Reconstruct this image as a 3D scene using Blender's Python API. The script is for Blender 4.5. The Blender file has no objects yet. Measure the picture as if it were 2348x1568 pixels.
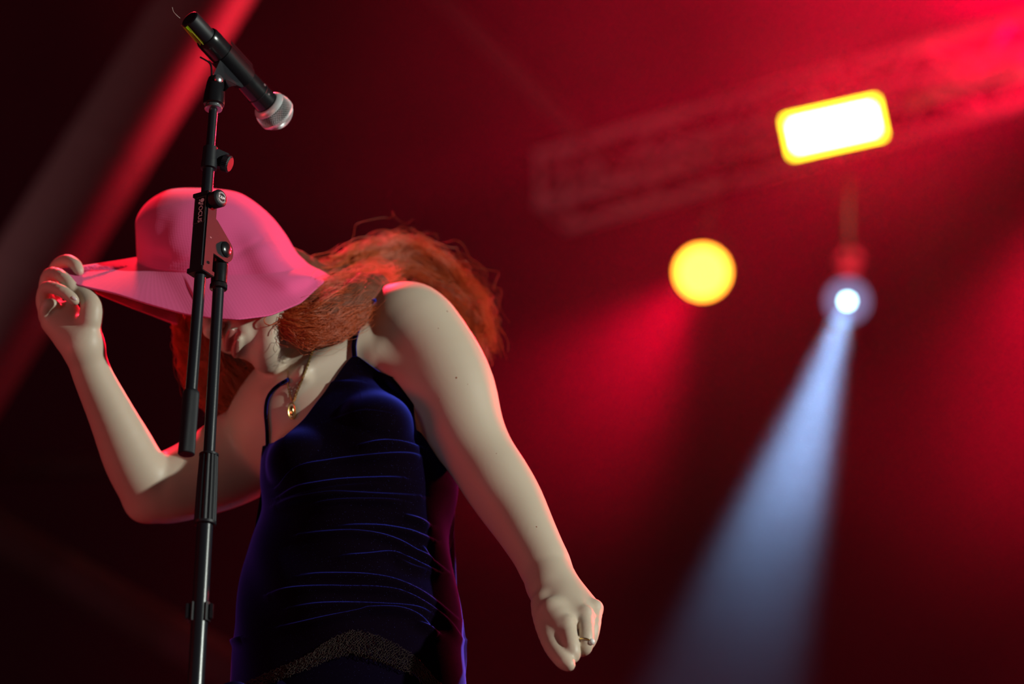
import bpy, bmesh, math, random
import numpy as np
from mathutils import Vector, Matrix

# ------------------------------------------------------------------ scene, camera
sc = bpy.context.scene
COL = sc.collection
sc.view_settings.view_transform = 'Standard'
sc.view_settings.look = 'None'
sc.view_settings.exposure = 0.0
sc.view_settings.gamma = 1.0
sc.view_settings.use_curve_mapping = False
sc.display_settings.display_device = 'sRGB'
W, H, LENS, PITCH = 2348, 1568, 85.0, math.radians(25.0)
FPX = LENS / 36.0 * W
CAM = Vector((0.0, 0.0, 1.5))
cam_d = bpy.data.cameras.new('camera')
cam = bpy.data.objects.new('camera', cam_d); COL.objects.link(cam)
cam_d.lens = LENS; cam_d.sensor_width = 36.0
cam_d.clip_start = 0.05; cam_d.clip_end = 100
cam.location = CAM
cam.rotation_euler = (math.radians(90) + PITCH, 0, 0)
cam_d.dof.use_dof = True
cam_d.dof.focus_distance = 3.22
cam_d.dof.aperture_fstop = 2.2
sc.camera = cam
sc.cycles.use_denoising = True
sc.cycles.max_bounces = 5
sc.cycles.diffuse_bounces = 2
sc.cycles.glossy_bounces = 2
sc.cycles.transmission_bounces = 3
sc.cycles.volume_bounces = 0
sc.cycles.transparent_max_bounces = 8
sc.cycles.volume_step_rate = 1.0
sc.cycles.volume_max_steps = 64
sc.cycles.sample_clamp_indirect = 4.0
sc.cycles.caustics_reflective = False
sc.cycles.caustics_refractive = False

cx = Vector((1, 0, 0))
cy = Vector((0, -math.sin(PITCH), math.cos(PITCH)))
cf = Vector((0, math.cos(PITCH), math.sin(PITCH)))


def P(px, py, Y):
    """world point seen at photograph pixel (px,py) at horizontal distance Y from the photographer"""
    d = cf * FPX + cx * (px - W / 2) + cy * (H / 2 - py)
    return CAM + d * (Y / d.y)


def PXM(px, py, Y):
    """pixels per metre there"""
    return FPX / ((P(px, py, Y) - CAM).dot(cf))


# ------------------------------------------------------------------ world
world = bpy.data.worlds.new('night'); sc.world = world
world.use_nodes = True
bg = world.node_tree.nodes['Background']
bg.inputs[0].default_value = (1.0, 0.10, 0.22, 1)
bg.inputs[1].default_value = 0.004


def aim(o, target):
    d = (Vector(target) - o.location).normalized()
    o.rotation_euler = d.to_track_quat('-Z', 'Y').to_euler()


def light(kind, name, loc, target, power, color, **kw):
    d = bpy.data.lights.new(name, kind)
    d.energy = power; d.color = color
    for k, v in kw.items():
        setattr(d, k, v)
    o = bpy.data.objects.new(name, d); COL.objects.link(o)
    o.location = loc; aim(o, target)
    return o


RED = (1.0, 0.0, 0.028)
# front-of-house follow light: cool white, from the right and above
light('SPOT', 'key_spot', (4.70, 0.60, 3.71), (-0.15, 3.1, 2.85), 1120, (0.93, 1.0, 0.90),
      spot_size=math.radians(26), spot_blend=0.4, shadow_soft_size=0.07)
# red back light from the rig, right and behind, and left behind
light('SPOT', 'red_back_right', (3.2, 6.4, 4.7), (0.0, 3.1, 2.85), 1500, (1.0, 0.025, 0.04),
      spot_size=math.radians(40), spot_blend=0.5, shadow_soft_size=0.15)
light('SPOT', 'red_back_top', (-1.0, 5.0, 6.0), (-0.25, 3.1, 2.8), 1300, (1.0, 0.02, 0.05),
      spot_size=math.radians(40), spot_blend=0.5, shadow_soft_size=0.15)
light('AREA', 'red_fill_left', (-3.6, 1.9, 2.2), (-0.2, 3.1, 2.8), 22, (1.0, 0.03, 0.04), size=1.0)
light('AREA', 'cool_fill_left', (-3.4, -0.6, 2.0), (-0.3, 3.0, 2.9), 10, (0.75, 0.9, 1.0), size=0.7)
light('AREA', 'dim_front_fill', (-0.8, -2.0, 1.0), (-0.2, 3.1, 2.8), 15, (1.0, 0.33, 0.22), size=1.5)
# red light on the roof steel
light('SPOT', 'red_roof_light', tuple(P(900, 1900, 8.6)), tuple(P(260, 450, 8.0)), 34, (1.0, 0.0, 0.035),
      spot_size=math.radians(55), spot_blend=0.5, shadow_soft_size=0.1)
light('SPOT', 'roof_dim_wash', tuple(P(-1500, 500, 6.5)), tuple(P(160, 450, 8.0)), 75, (1.0, 0.42, 0.42), spot_size=math.radians(50), spot_blend=0.6, shadow_soft_size=0.2)  # added dim wash, brightens the left side of the roof leg
# rig lights that shine through the haze
def rig_spot(name, px, py, Y, tpx, tpy, tY, power, color, size, blend, soft=0.05):
    return light('SPOT', name, tuple(P(px, py, Y)), tuple(P(tpx, tpy, tY)), power, color,
                 spot_size=math.radians(size), spot_blend=blend, shadow_soft_size=soft)


rig_spot('beam_white', 1940, 700, 9.75, 1630, 1700, 8.3, 36000, (0.27, 0.47, 0.88), 15, 0.7, 0.04)
rig_spot('beam_red', 1600, 640, 9.75, 1190, 1130, 8.0, 8500, RED, 30, 1.0, 0.08)
rig_spot('beam_rect', 1912, 292, 9.55, 2300, 200, 6.0, 1200, RED, 120, 1.0, 0.15)
rig_spot('beam_off_right', 2640, 40, 10.4, 1750, 110, 8.2, 21000, (1.0, 0.0, 0.035), 38, 1.0, 0.15)
rig_spot('beam_off_narrow', 2480, 180, 9.6, 2150, 120, 9.2, 2600, (1.0, 0.03, 0.05), 30, 0.8, 0.1)
rig_spot('beam_off_low', 2540, 420, 9.4, 2240, 1250, 8.0, 7000, RED, 38, 1.0, 0.15)

# ------------------------------------------------------------------ helpers


def mat(name, color, rough=0.5, metal=0.0, spec=0.5, bump=None, **kw):
    m = bpy.data.materials.new(name); m.use_nodes = True
    nt = m.node_tree; b = nt.nodes['Principled BSDF']
    b.inputs['Base Color'].default_value = (*color, 1)
    b.inputs['Roughness'].default_value = rough
    b.inputs['Metallic'].default_value = metal
    b.inputs['Specular IOR Level'].default_value = spec
    for k, v in kw.items():
        b.inputs[k].default_value = v
    tc = nt.nodes.new('ShaderNodeTexCoord')
    n = nt.nodes.new('ShaderNodeTexNoise'); n.inputs['Scale'].default_value = bump[0] if bump else 60
    n.inputs['Detail'].default_value = 4
    nt.links.new(tc.outputs['Object'], n.inputs['Vector'])
    if bump:
        bp = nt.nodes.new('ShaderNodeBump'); bp.inputs['Strength'].default_value = bump[1]
        bp.inputs['Distance'].default_value = bump[2]
        nt.links.new(n.outputs['Fac'], bp.inputs['Height'])
        nt.links.new(bp.outputs['Normal'], b.inputs['Normal'])
    else:
        mr = nt.nodes.new('ShaderNodeMapRange')
        mr.inputs['To Min'].default_value = max(0.02, rough - 0.08); mr.inputs['To Max'].default_value = min(1, rough + 0.08)
        nt.links.new(n.outputs['Fac'], mr.inputs['Value'])
        nt.links.new(mr.outputs['Result'], b.inputs['Roughness'])
    return m


def emis(name, color, strength):
    m = bpy.data.materials.new(name); m.use_nodes = True
    nt = m.node_tree; nt.nodes.clear()
    e = nt.nodes.new('ShaderNodeEmission'); e.inputs[0].default_value = (*color, 1); e.inputs[1].default_value = strength
    o = nt.nodes.new('ShaderNodeOutputMaterial'); nt.links.new(e.outputs[0], o.inputs[0])
    return m


def obj(name, data, m=None, parent=None, smooth=True):
    """data: bmesh or (verts, faces) -> one linked mesh object"""
    me = bpy.data.meshes.new(name)
    if isinstance(data, bmesh.types.BMesh):
        data.to_mesh(me); data.free()
    else:
        me.from_pydata([tuple(v) for v in data[0]], [], [tuple(f) for f in data[1]])
    if m: me.materials.append(m)
    if smooth:
        me.shade_smooth()
        try: me.set_sharp_from_angle(angle=math.radians(35))
        except Exception: pass
    o = bpy.data.objects.new(name, me); COL.objects.link(o)
    if parent:
        o.parent = parent
        o.matrix_parent_inverse = Matrix.Translation(-parent.location)
    return o


def empty(name, label, cat, loc=(0, 0, 0), group=None):
    o = bpy.data.objects.new(name, None); COL.objects.link(o)
    o.location = loc; o.empty_display_size = 0.1
    tag(o, label, cat, group)
    return o


def tag(o, label=None, cat=None, group=None, kind=None):
    if label: o['label'] = label
    if cat: o['category'] = cat
    if group: o['group'] = group
    if kind: o['kind'] = kind
    return o


def frame_from(z, xhint=None):
    z = Vector(z).normalized()
    xh = Vector(xhint) if xhint is not None else (Vector((1, 0, 0)) if abs(z.x) < 0.9 else Vector((0, 1, 0)))
    x = (xh - z * xh.dot(z)).normalized()
    y = z.cross(x)
    return x, y, z


def M4(o, x, y, z):
    return Matrix(((x.x, y.x, z.x, o.x), (x.y, y.y, z.y, o.y), (x.z, y.z, z.z, o.z), (0, 0, 0, 1)))


def lathe(bm, a, b, prof, n=32, flute=None, xhint=None, caps=True):
    """revolve prof=[(t along a->b in metres or fraction if absolute False, r)] about the axis a->b"""
    a = Vector(a); b = Vector(b); x, y, z = frame_from(b - a, xhint); rings = []
    for t, r in prof:
        c = a + z * t; ring = []
        for i in range(n):
            th = 2 * math.pi * i / n
            rr = r
            if flute and flute[0] <= t <= flute[1]:
                rr = r * (1 - flute[3] * (0.5 - 0.5 * math.cos(th * flute[2])) ** 2)
            ring.append(bm.verts.new(c + (x * math.cos(th) + y * math.sin(th)) * rr))
        rings.append(ring)
    for k in range(len(rings) - 1):
        for i in range(n):
            j = (i + 1) % n
            bm.faces.new((rings[k][i], rings[k][j], rings[k + 1][j], rings[k + 1][i]))
    if caps:
        bm.faces.new(list(reversed(rings[0]))); bm.faces.new(rings[-1])
    return bm


def rod(a, b, r, n=24, bev=0.0006, **kw):
    L = (Vector(b) - Vector(a)).length
    return lathe(bmesh.new(), a, b, [(0, r - bev), (bev, r), (L - bev, r), (L, r - bev)], n, **kw)


def prism(bm, pts, mtx, depth, bev=0.0):
    """extrude the 2D outline pts in local x,y by depth along local z (centred)"""
    v0 = [bm.verts.new(mtx @ Vector((p[0], p[1], -depth / 2))) for p in pts]
    v1 = [bm.verts.new(mtx @ Vector((p[0], p[1], depth / 2))) for p in pts]
    n = len(pts)
    f = [bm.faces.new(list(reversed(v0))), bm.faces.new(v1)]
    for i in range(n):
        f.append(bm.faces.new((v0[i], v0[(i + 1) % n], v1[(i + 1) % n], v1[i])))
    if bev:
        ed = list({e for fc in f for e in fc.edges})
        bmesh.ops.bevel(bm, geom=ed, offset=bev, segments=2, affect='EDGES', clamp_overlap=True)
    return bm


def box(mtx, sx, sy, sz, bev=0.0):
    return prism(bmesh.new(), [(-sx / 2, -sy / 2), (sx / 2, -sy / 2), (sx / 2, sy / 2), (-sx / 2, sy / 2)], mtx, sz, bev)


def catmull(pts, n, closed=False):
    """pts array (k,d) -> n samples"""
    p = np.asarray(pts, float); k = len(p)
    if closed:
        u = np.linspace(0, k, n, endpoint=False); i = np.floor(u).astype(int); t = (u - i)[:, None]
        g = lambda o: p[(i + o) % k]
    else:
        u = np.linspace(0, k - 1, n); i = np.minimum(np.floor(u).astype(int), k - 2); t = (u - i)[:, None]
        q = np.vstack([2 * p[0] - p[1], p, 2 * p[-1] - p[-2]])
        g = lambda o: q[i + 1 + o]
    a, b, c, d = g(-1), g(0), g(1), g(2)
    return 0.5 * ((2 * b) + (-a + c) * t + (2 * a - 5 * b + 4 * c - d) * t * t + (-a + 3 * b - 3 * c + d) * t ** 3)


def tube(pts, r, n=10, res=0, closed=False, bm=None, caps=True):
    """a tube along world points; r number or list"""
    p = np.array([list(q) for q in pts], float)
    rr = np.full(len(p), r, float) if np.isscalar(r) else np.array(r, float)
    if res:
        q = catmull(np.hstack([p, rr[:, None]]), res, closed); p, rr = q[:, :3], q[:, 3]
    bm = bm or bmesh.new(); rings = []; m = len(p); xh = None
    for i in range(m):
        if closed: t = p[(i + 1) % m] - p[i - 1]
        else: t = p[min(i + 1, m - 1)] - p[max(i - 1, 0)]
        x, y, z = frame_from(t, xh); xh = x
        c = Vector(p[i])
        rings.append([bm.verts.new(c + (x * math.cos(2 * math.pi * j / n) + y * math.sin(2 * math.pi * j / n)) * rr[i]) for j in range(n)])
    for k in range(m if closed else m - 1):
        A, B = rings[k], rings[(k + 1) % m]
        for j in range(n):
            bm.faces.new((A[j], A[(j + 1) % n], B[(j + 1) % n], B[j]))
    if not closed and caps:
        bm.faces.new(list(reversed(rings[0]))); bm.faces.new(rings[-1])
    return bm


# ------------------------------------------------------------------ structure
M_black_cloth = mat('black drape', (0.012, 0.008, 0.010), 0.95)
M_stage = mat('black stage ply', (0.02, 0.02, 0.022), 0.6, bump=(300, 0.3, 0.002))
M_steel = mat('grey roof steel', (0.105, 0.088, 0.090), 0.6, spec=0.25)
M_alu = mat('weathered truss', (0.55, 0.48, 0.52), 0.5, metal=0.0)
M_housing = mat('black lamp housing', (0.02, 0.02, 0.022), 0.45)

FL = 1.6
fo = obj('floor', box(Matrix.Translation((0, 7.3, FL - 0.1)), 16, 11.0, 0.2), M_stage, smooth=False); tag(fo, 'black stage floor under the singer', kind='structure')
# thick slanted roof tubes
def steel_tube(pxa, pya, Ya, pxb, pyb, Yb, r, name, label, m=None):
    a, b = P(pxa, pya, Ya), P(pxb, pyb, Yb)
    L = (b - a).length
    prof = [(0, r)] + [q for k in range(1, 6) for q in ((L * k / 6 - .03, r), (L * k / 6 - .028, r * 1.012), (L * k / 6 + .028, r * 1.012), (L * k / 6 + .03, r))] + [(L, r)]
    o = obj(name, lathe(bmesh.new(), a, b, prof, 64), m or M_steel)
    tag(o, label, kind='structure')
    return o


steel_tube(735, -430, 8.0, -330, 1270, 8.0, 0.165, 'trim_1', 'thick slanted roof leg lit red along its right side')
steel_tube(-560, 900, 8.6, 900, 1760, 8.6, 0.085, 'trim_2', 'slanted roof tube low on the left, faintly red')
steel_tube(880, -140, 10.5, 1450, 430, 10.8, 0.05, 'trim_3', 'thin slanted roof tube above the singer, barely lit')
steel_tube(-300, 1078, 10.5, 330, 1066, 10.5, 0.05, 'trim_4', 'thin level roof tube behind the bent elbow')

# ------------------------------------------------------------------ lighting truss
def box_truss():
    A, B = P(1262, 440, 11.0), P(2700, 118, 9.35)
    B.z = A.z
    ax = (B - A); L = ax.length; x, y, z = ax.normalized(), None, None
    up = Vector((0, 0, 1)); sd = x.cross(up).normalized()
    root = empty('box_truss', 'pale aluminium box truss crossing behind the lamps', 'truss', tuple(A))
    h = 0.145
    cor = {}
    for su in (-1, 1):
        for ss in (-1, 1):
            o = A + up * h * su + sd * h * ss
            cor[su, ss] = o
            obj('chord', rod(o, o + x * L, 0.025, 12), M_alu, root)
    n = int(L / 0.42)
    for k in range(n):
        t0, t1, t2 = L * k / n, L * (k + .5) / n, L * (k + 1) / n
        for (c0, c1) in (((-1, -1), (1, -1)), ((-1, 1), (1, 1)), ((-1, -1), (-1, 1)), ((1, -1), (1, 1))):
            a, b = cor[c0], cor[c1]
            obj('brace', rod(a + x * t0, b + x * t1, 0.010, 8), M_alu, root)
            obj('brace', rod(b + x * t1, a + x * t2, 0.010, 8), M_alu, root)
    for (c0, c1) in (((-1, -1), (1, -1)), ((-1, 1), (1, 1)), ((-1, -1), (-1, 1)), ((1, -1), (1, 1))):
        obj('end_brace', rod(cor[c0] + x * .02, cor[c1] + x * .02, 0.02, 10), M_alu, root)
    return A, x, up, sd


TA, TX, TUP, TSD = box_truss()

# ------------------------------------------------------------------ lamps
def facing(c, roll_deg, toward):
    z = (Vector(toward) - c).normalized()
    x = (cx - z * cx.dot(z)).normalized(); y = z.cross(x)
    R = Matrix.Rotation(math.radians(roll_deg), 3, z)
    return R @ x, R @ y, z


def clampbar(root, c, y, z, r, side=-1):
    """yoke, hanging bolt and truss hook above a lamp"""
    t = (c - TA).dot(TX)
    hook = TA + TX * t + TUP * (.145 if side > 0 else -.212) + TSD * (.212 if side > 0 else .145)
    top = c + y * (r + .07) if side < 0 else c - z * .06
    obj('yoke_stem', tube([top, (top * .5 + hook * .5), hook], .012, 8), M_housing, root)
    obj('hook_clamp', lathe(bmesh.new(), hook - TX * .03, hook + TX * .03, [(0, .04), (.06, .04)], 20), M_housing, root)
    return top


def rect_lamp():
    Y = 9.72; c = P(1912, 292, Y); k = 1 / PXM(1912, 292, Y)
    x, y, z = facing(c, 12.5, CAM)
    root = empty('strobe_lamp', 'wide glowing rectangular strobe lamp burning white under the truss', 'stage lamp', tuple(c))
    w, h = 218 * k, 92 * k
    mt = M4(c, x, y, z)
    obj('housing', box(mt @ Matrix.Translation((0, 0, -.07)), w + .02, h + .02, .12, .012), M_housing, root)
    obj('light_panel', box(mt @ Matrix.Translation((0, 0, .0)), w, h, .02, .006), emis('strobe edge glow', (1.0, 0.75, 0.02), 9), root)
    obj('light_core', box(mt @ Matrix.Translation((0, 0, .008)), w * .86, h * .66, .02, .006), emis('strobe glow', (1.0, 0.7, 0.4), 30), root)
    for s in (-1, 1):
        obj('yoke_arm', box(mt @ Matrix.Translation((s * (w / 2 + .022), h * .32, -.07)), .008, h * 1.0, .04, .002), M_housing, root)
    obj('yoke_bar', box(mt @ Matrix.Translation((0, h * .82, -.07)), w + .05, .008, .04, .002), M_housing, root)
    clampbar(root, c - z * .07, y, z, h * .4, 1)


def round_lamp(px, py, Y, rpx, label, color, strength, tgt, halo=None):
    c = P(px, py, Y); k = 1 / PXM(px, py, Y); r = rpx * k
    x, y, z = facing(c, 0, tgt)
    root = empty('stage_lamp', label, 'stage lamp', tuple(c))
    R = (halo or rpx * 1.12) * k
    obj('housing', lathe(bmesh.new(), c - z * .26, c + z * .02, [(0, R * .55), (.02, R * .8), (.10, R * .95), (.26, R), (.279, R), (.28, R * .97), (.265, R * .93), (.262, 0.001)], 40, caps=False), M_housing, root)
    obj('lens', lathe(bmesh.new(), c - z * .004, c + z * .03, [(0, r), (.008, r), (.014, r * .8), (.018, r * .4), (.019, .001)], 40), emis('lens glow ' + label[:8], color, strength), root)
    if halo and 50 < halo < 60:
        obj('halo_disc', lathe(bmesh.new(), c + z * .004, c + z * .008, [(0, R * .92), (.004, R * .92)], 40), emis('painted halo glow', (0.17, 0.20, 0.40), 1.0), root)  # halo in the haze, painted as a glowing disc on the lamp front
    pts = [c + x * (R + .02) * math.cos(a) + y * (R + .07) * math.sin(a) - z * .13 for a in np.linspace(-0.1, math.pi + .1, 17)]
    obj('yoke', tube(pts, .011, 8), M_housing, root)
    clampbar(root, c - z * .13, y, z, R)
    return root


rect_lamp()
round_lamp(1611, 624, 9.75, 60, 'round amber glowing par lamp with a red beam', (1.0, 0.30, 0.022), 11, CAM, 62)
round_lamp(1943, 690, 9.75, 11, 'small white moving spotlight throwing the pale blue beam', (0.45, 0.9, 1.0), 22, tuple(P(1850, 1000, 6.5)), 54)
round_lamp(1949, 598, 10.2, 30, 'dim red lamp just above the white spotlight', (1.0, 0.03, 0.05), 0.75, CAM, 36)  # added lamp, stands in for a red glow on the white lamp's housing

# ------------------------------------------------------------------ haze
hz = obj('haze', box(Matrix.Translation((1.0, 9.6, 5.2)), 11.0, 6.0, 7.4), None, smooth=False)
hm = bpy.data.materials.new('stage haze'); hm.use_nodes = True
nt = hm.node_tree; nt.nodes.clear()
vsn = nt.nodes.new('ShaderNodeVolumeScatter'); vo = nt.nodes.new('ShaderNodeOutputMaterial')
vsn.inputs['Color'].default_value = (1, 1, 1, 1); vsn.inputs['Density'].default_value = 0.02
vsn.inputs['Anisotropy'].default_value = 0.0
nt.links.new(vsn.outputs[0], vo.inputs['Volume'])
tc = nt.nodes.new('ShaderNodeTexCoord')
nz = nt.nodes.new('ShaderNodeTexNoise'); nz.inputs['Scale'].default_value = 0.62; nz.inputs['Detail'].default_value = 2
mp = nt.nodes.new('ShaderNodeMapping'); mp.inputs['Location'].default_value = (3.1, 0.4, 1.7)
nt.links.new(tc.outputs['Object'], mp.inputs[0]); nt.links.new(mp.outputs[0], nz.inputs['Vector'])
mr = nt.nodes.new('ShaderNodeMapRange')
mr.inputs['From Min'].default_value = 0.38; mr.inputs['From Max'].default_value = 0.62
mr.inputs['To Min'].default_value = 0.008; mr.inputs['To Max'].default_value = 0.030
nt.links.new(nz.outputs['Fac'], mr.inputs['Value']); sx_ = nt.nodes.new('ShaderNodeSeparateXYZ'); nt.links.new(tc.outputs['Object'], sx_.inputs[0])
m2 = nt.nodes.new('ShaderNodeMapRange'); m2.inputs['From Min'].default_value = -1.6; m2.inputs['From Max'].default_value = 2.1
m2.inputs['To Min'].default_value = 0.10; m2.inputs['To Max'].default_value = 1.0
nt.links.new(sx_.outputs[0], m2.inputs['Value'])
ml = nt.nodes.new('ShaderNodeMath'); ml.operation = 'MULTIPLY'
nt.links.new(mr.outputs[0], ml.inputs[0]); nt.links.new(m2.outputs[0], ml.inputs[1]); m3 = nt.nodes.new('ShaderNodeMapRange'); m3.interpolation_type = 'SMOOTHSTEP'
m3.inputs['From Min'].default_value = 4.10; m3.inputs['From Max'].default_value = 4.95
m3.inputs['To Min'].default_value = 0.30; m3.inputs['To Max'].default_value = 1.10
nt.links.new(sx_.outputs[2], m3.inputs['Value'])
mz_ = nt.nodes.new('ShaderNodeMath'); mz_.operation = 'MULTIPLY'
nt.links.new(ml.outputs[0], mz_.inputs[0]); nt.links.new(m3.outputs[0], mz_.inputs[1])
nt.links.new(mz_.outputs[0], vsn.inputs['Density'])
hz.data.materials.append(hm)
tag(hz, 'thin smoke haze hanging in the stage light beams', 'haze', kind='stuff')
# ------------------------------------------------------------------ microphone stand
M_blk = mat('black powder coat', (0.012, 0.013, 0.018), 0.27, spec=0.7, bump=(900, 0.15, 0.0004))
M_blk_matte = mat('black moulded plastic', (0.008, 0.008, 0.012), 0.5, spec=0.35, bump=(1200, 0.25, 0.0004))
M_gloss = mat('glossy black', (0.010, 0.010, 0.012), 0.22, spec=0.7)
M_chrome = mat('dull metal ring', (0.45, 0.47, 0.5), 0.28, metal=0.9)
M_white_ink = mat('white print', (0.75, 0.75, 0.78), 0.6)
M_sticker = mat('black sticker', (0.006, 0.006, 0.007), 0.4)
M_sticker_edge = mat('sticker edge', (0.25, 0.27, 0.2), 0.5)
M_silver = mat('silver grille', (0.78, 0.80, 0.82), 0.38, metal=0.45)
M_foam = mat('dark foam', (0.012, 0.014, 0.013), 0.9)
M_tape = mat('neon green tape', (0.55, 1.0, 0.04), 0.5)
M_tape2 = mat('yellow tape fold', (0.55, 0.50, 0.02), 0.5)


def text_mesh(body, size, extr=0.0001):
    cu = bpy.data.curves.new('t', 'FONT'); cu.body = body; cu.size = size; cu.extrude = extr
    cu.align_x = 'CENTER'; cu.align_y = 'CENTER'; cu.offset = size * 0.012; cu.resolution_u = 3
    o = bpy.data.objects.new('t', cu); COL.objects.link(o)
    dg = bpy.context.evaluated_depsgraph_get(); dg.update()
    me = bpy.data.meshes.new_from_object(o.evaluated_get(dg))
    bm = bmesh.new(); bm.from_mesh(me)
    bpy.data.objects.remove(o); bpy.data.meshes.remove(me)
    return bm


YS = 2.88
X0 = P(449, 1568, YS).x


def ms(py, Y=YS, x=None):
    return Vector((X0 if x is None else x, Y, P(450, py, Y).z))


stand = empty('microphone_stand', 'black telescopic microphone stand with a white-lettered sticker, in front of the singer', 'microphone stand', (X0, YS, FL))
foot = Vector((X0, YS, FL))
obj('lower_tube', rod(foot + Vector((0, 0, .12)), ms(1195), 0.0105), M_blk, stand)
a, b = ms(1204), ms(1040); Lc = (b - a).length
obj('clutch', lathe(bmesh.new(), a, b, [(0, .0128), (.001, .0142), (.004, .0146), (.0041, .0144), (Lc * .6, .0134), (Lc - .004, .0122), (Lc - .0035, .0126), (Lc - .001, .0126), (Lc, .0112)], 96, flute=(.0041, Lc - .004, 12, .11)), M_blk_matte, stand)
obj('upper_tube', rod(ms(1045), ms(652), 0.0078), M_blk, stand)
a, b = ms(664), ms(652); Lr = (b - a).length
obj('knurled_ring', lathe(bmesh.new(), a, b, [(0, .0100), (.001, .0117), (Lr - .001, .0117), (Lr, .0100)], 144, flute=(.0005, Lr - .0005, 48, .05)), M_gloss, stand)
a, b = ms(652), ms(606)
Lr = (b - a).length
obj('socket', lathe(bmesh.new(), a, b, [(0, .0095), (.0008, .0108), (Lr * .9, .0112), (Lr, .0108)], 40), M_gloss, stand)
n1 = Vector((-.5, -.866, 0)); n2 = Vector((.866, -.5, 0)); ZZ = Vector((0, 0, 1))
hub = ms(563) + Vector((.003, 0, 0))
# forked neck: two cheeks rising from the socket, inside them the round tilt plate
for s in (-1, 1):
    pts = [(-.0105, 0), (.0105, 0), (.011, .012), (.0125, .026), (.0095, .040), (0, .045), (-.0095, .040), (-.0120, .026), (-.0105, .012)]
    mt = M4(ms(608) + n2 * (.0048 * s - .0012), -n1, ZZ, n2)
    obj('fork_cheek', prism(bmesh.new(), pts, mt, .0046, .0008), M_gloss, stand)
# boom axis
YB = 2.835
B0, B1 = P(427, 1045, YB), P(490, 240, YB)
bz = (B1 - B0).normalized()


def bp(py):
    lo, hi = -0.2, 1.3
    for _ in range(30):
        mid = (lo + hi) / 2; q = B0.lerp(B1, mid); v = q - CAM
        yy = H / 2 - FPX * v.dot(cy) / v.dot(cf)
        if yy > py: lo = mid
        else: hi = mid
    return B0.lerp(B1, lo)


fx = (n2 - bz * n2.dot(bz)).normalized(); fy = bz.cross(fx)      # fx: right face, -fy or fy: front
fr = -fy if fy.y > 0 else fy
# tilt plate attached to the back of the block
o0 = bp(546)
pc = o0 - fr * .041 + fx * .0035
pts = []
for k in range(19):
    t = math.radians(-88 + 150 * k / 18)
    pts.append((.041 + .0172 * math.cos(t), .0172 * math.sin(t)))
pts = [(.008, -.0172)] + pts + [(.034, .0245), (.020, .033), (.008, .038)]
mt = M4(o0 + fx * .0035, -fr, bz, fx if (-fr).cross(bz).dot(fx) > 0 else -fx)
obj('tilt_plate', prism(bmesh.new(), pts, mt, .006, .0008), M_blk_matte, stand)
hc = pc
obj('bolt_cap', lathe(bmesh.new(), hc + fx * .003, hc + fx * .012, [(0, .0112), (.0016, .0108), (.0035, .0085), (.0046, .0045), (.0050, .0004)], 32), M_gloss, stand)
# block
a, b = bp(630), bp(449); c = (a + b) / 2; Lb = (b - a).length
blk = obj('boom_block', box(M4(c, fx, -fr if fx.cross(-fr).dot(bz) > 0 else fr, bz), .0235, .0235, Lb, .0026), M_blk_matte, stand)
for py0, py1 in ((631, 620), (458, 449)):
    q0, q1 = bp(py0), bp(py1)
    obj('end_cap', box(M4((q0 + q1) / 2, fx, -fr, bz), .0262, .0262, (q1 - q0).length, .0008), M_blk_matte, stand)
obj('small_screw', rod(bp(606) + fx * .0117, bp(606) + fx * .0125, .0022, 12), M_gloss, stand)
obj('scuff', box(M4(bp(548) + fx * .01176 - fr * .001, fx, -fr, bz), .0001, .0035, .0016, 0), mat('scuffed paint', (.25, .22, .24), .7), stand)
# sticker on the front face
sc_c = bp(490) + fr * .01185
sx = fx; sy = bz
st = obj('sticker', box(M4(sc_c, sx, sy, fr), .0195, .0395, .0003, .0001), M_sticker, stand)
tag(st, 'black sticker with white lettering')
for (u, v, w, h) in ((.0088, 0, .00025, .037), (0, -.0190, .0175, .00022), (-.0088, .0, .00018, .037), (0.001, .0190, .016, .0002)):
    obj('sticker_border', box(M4(sc_c + sx * u + sy * v + fr * .0002, sx, sy, fr), w, h, .0002), M_sticker_edge, st)
bm = text_mesh('FOCUS', .0092)
bm.transform(M4(sc_c + fr * .0003 - sy * .0042 + sx * .0012, -sy, sx, fr))
obj('lettering', bm, M_white_ink, st, smooth=False)
for (u, v, r) in ((.0032, .0138, .0030), (-.0014, .0108, .00175), (-.0012, .0150, .0010)):
    q = sc_c + sx * u + sy * v
    obj('logo_dot', lathe(bmesh.new(), q + fr * .0002, q + fr * .0004, [(0, r), (.0002, r)], 24), M_white_ink, st)
# lower boom rod with grip, upper rods
obj('boom_rod', rod(bp(1000), bp(632), .0077), M_blk, stand)
a, b = bp(1043), bp(896); Lg = (b - a).length
obj('rubber_grip', lathe(bmesh.new(), a, b, [(0, .0035), (.0003, .0036), (.0004, .0095), (.0015, .0108), (Lg - .006, .0108), (Lg - .002, .0104), (Lg, .0088)], 192, flute=(.0012, Lg - .005, 48, .035)), M_blk_matte, stand)
obj('boom_tube', rod(bp(450), bp(384), .0078), M_blk, stand)
a, b = bp(389), bp(338); Ls = (b - a).length
obj('collar', lathe(bmesh.new(), a, b, [(0, .0085), (.001, .0108), (Ls * .35, .0108), (Ls * .36, .0104), (Ls - .001, .0100), (Ls, .0085)], 40), M_blk_matte, stand)
cl = bp(362)
lug_d = (Vector((.93, .36, 0))).normalized()
obj('collar_lug', prism(bmesh.new(), [(.004, -.012), (.020, -.012), (.026, -.004), (.026, .010), (.008, .015), (.004, .015)], M4(cl, lug_d, ZZ, lug_d.cross(ZZ)), .009, .001), M_blk_matte, stand)
kq = cl + lug_d * .019 - ZZ * .003
kd = Vector((.86, -.1, -.35)).normalized()
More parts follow.
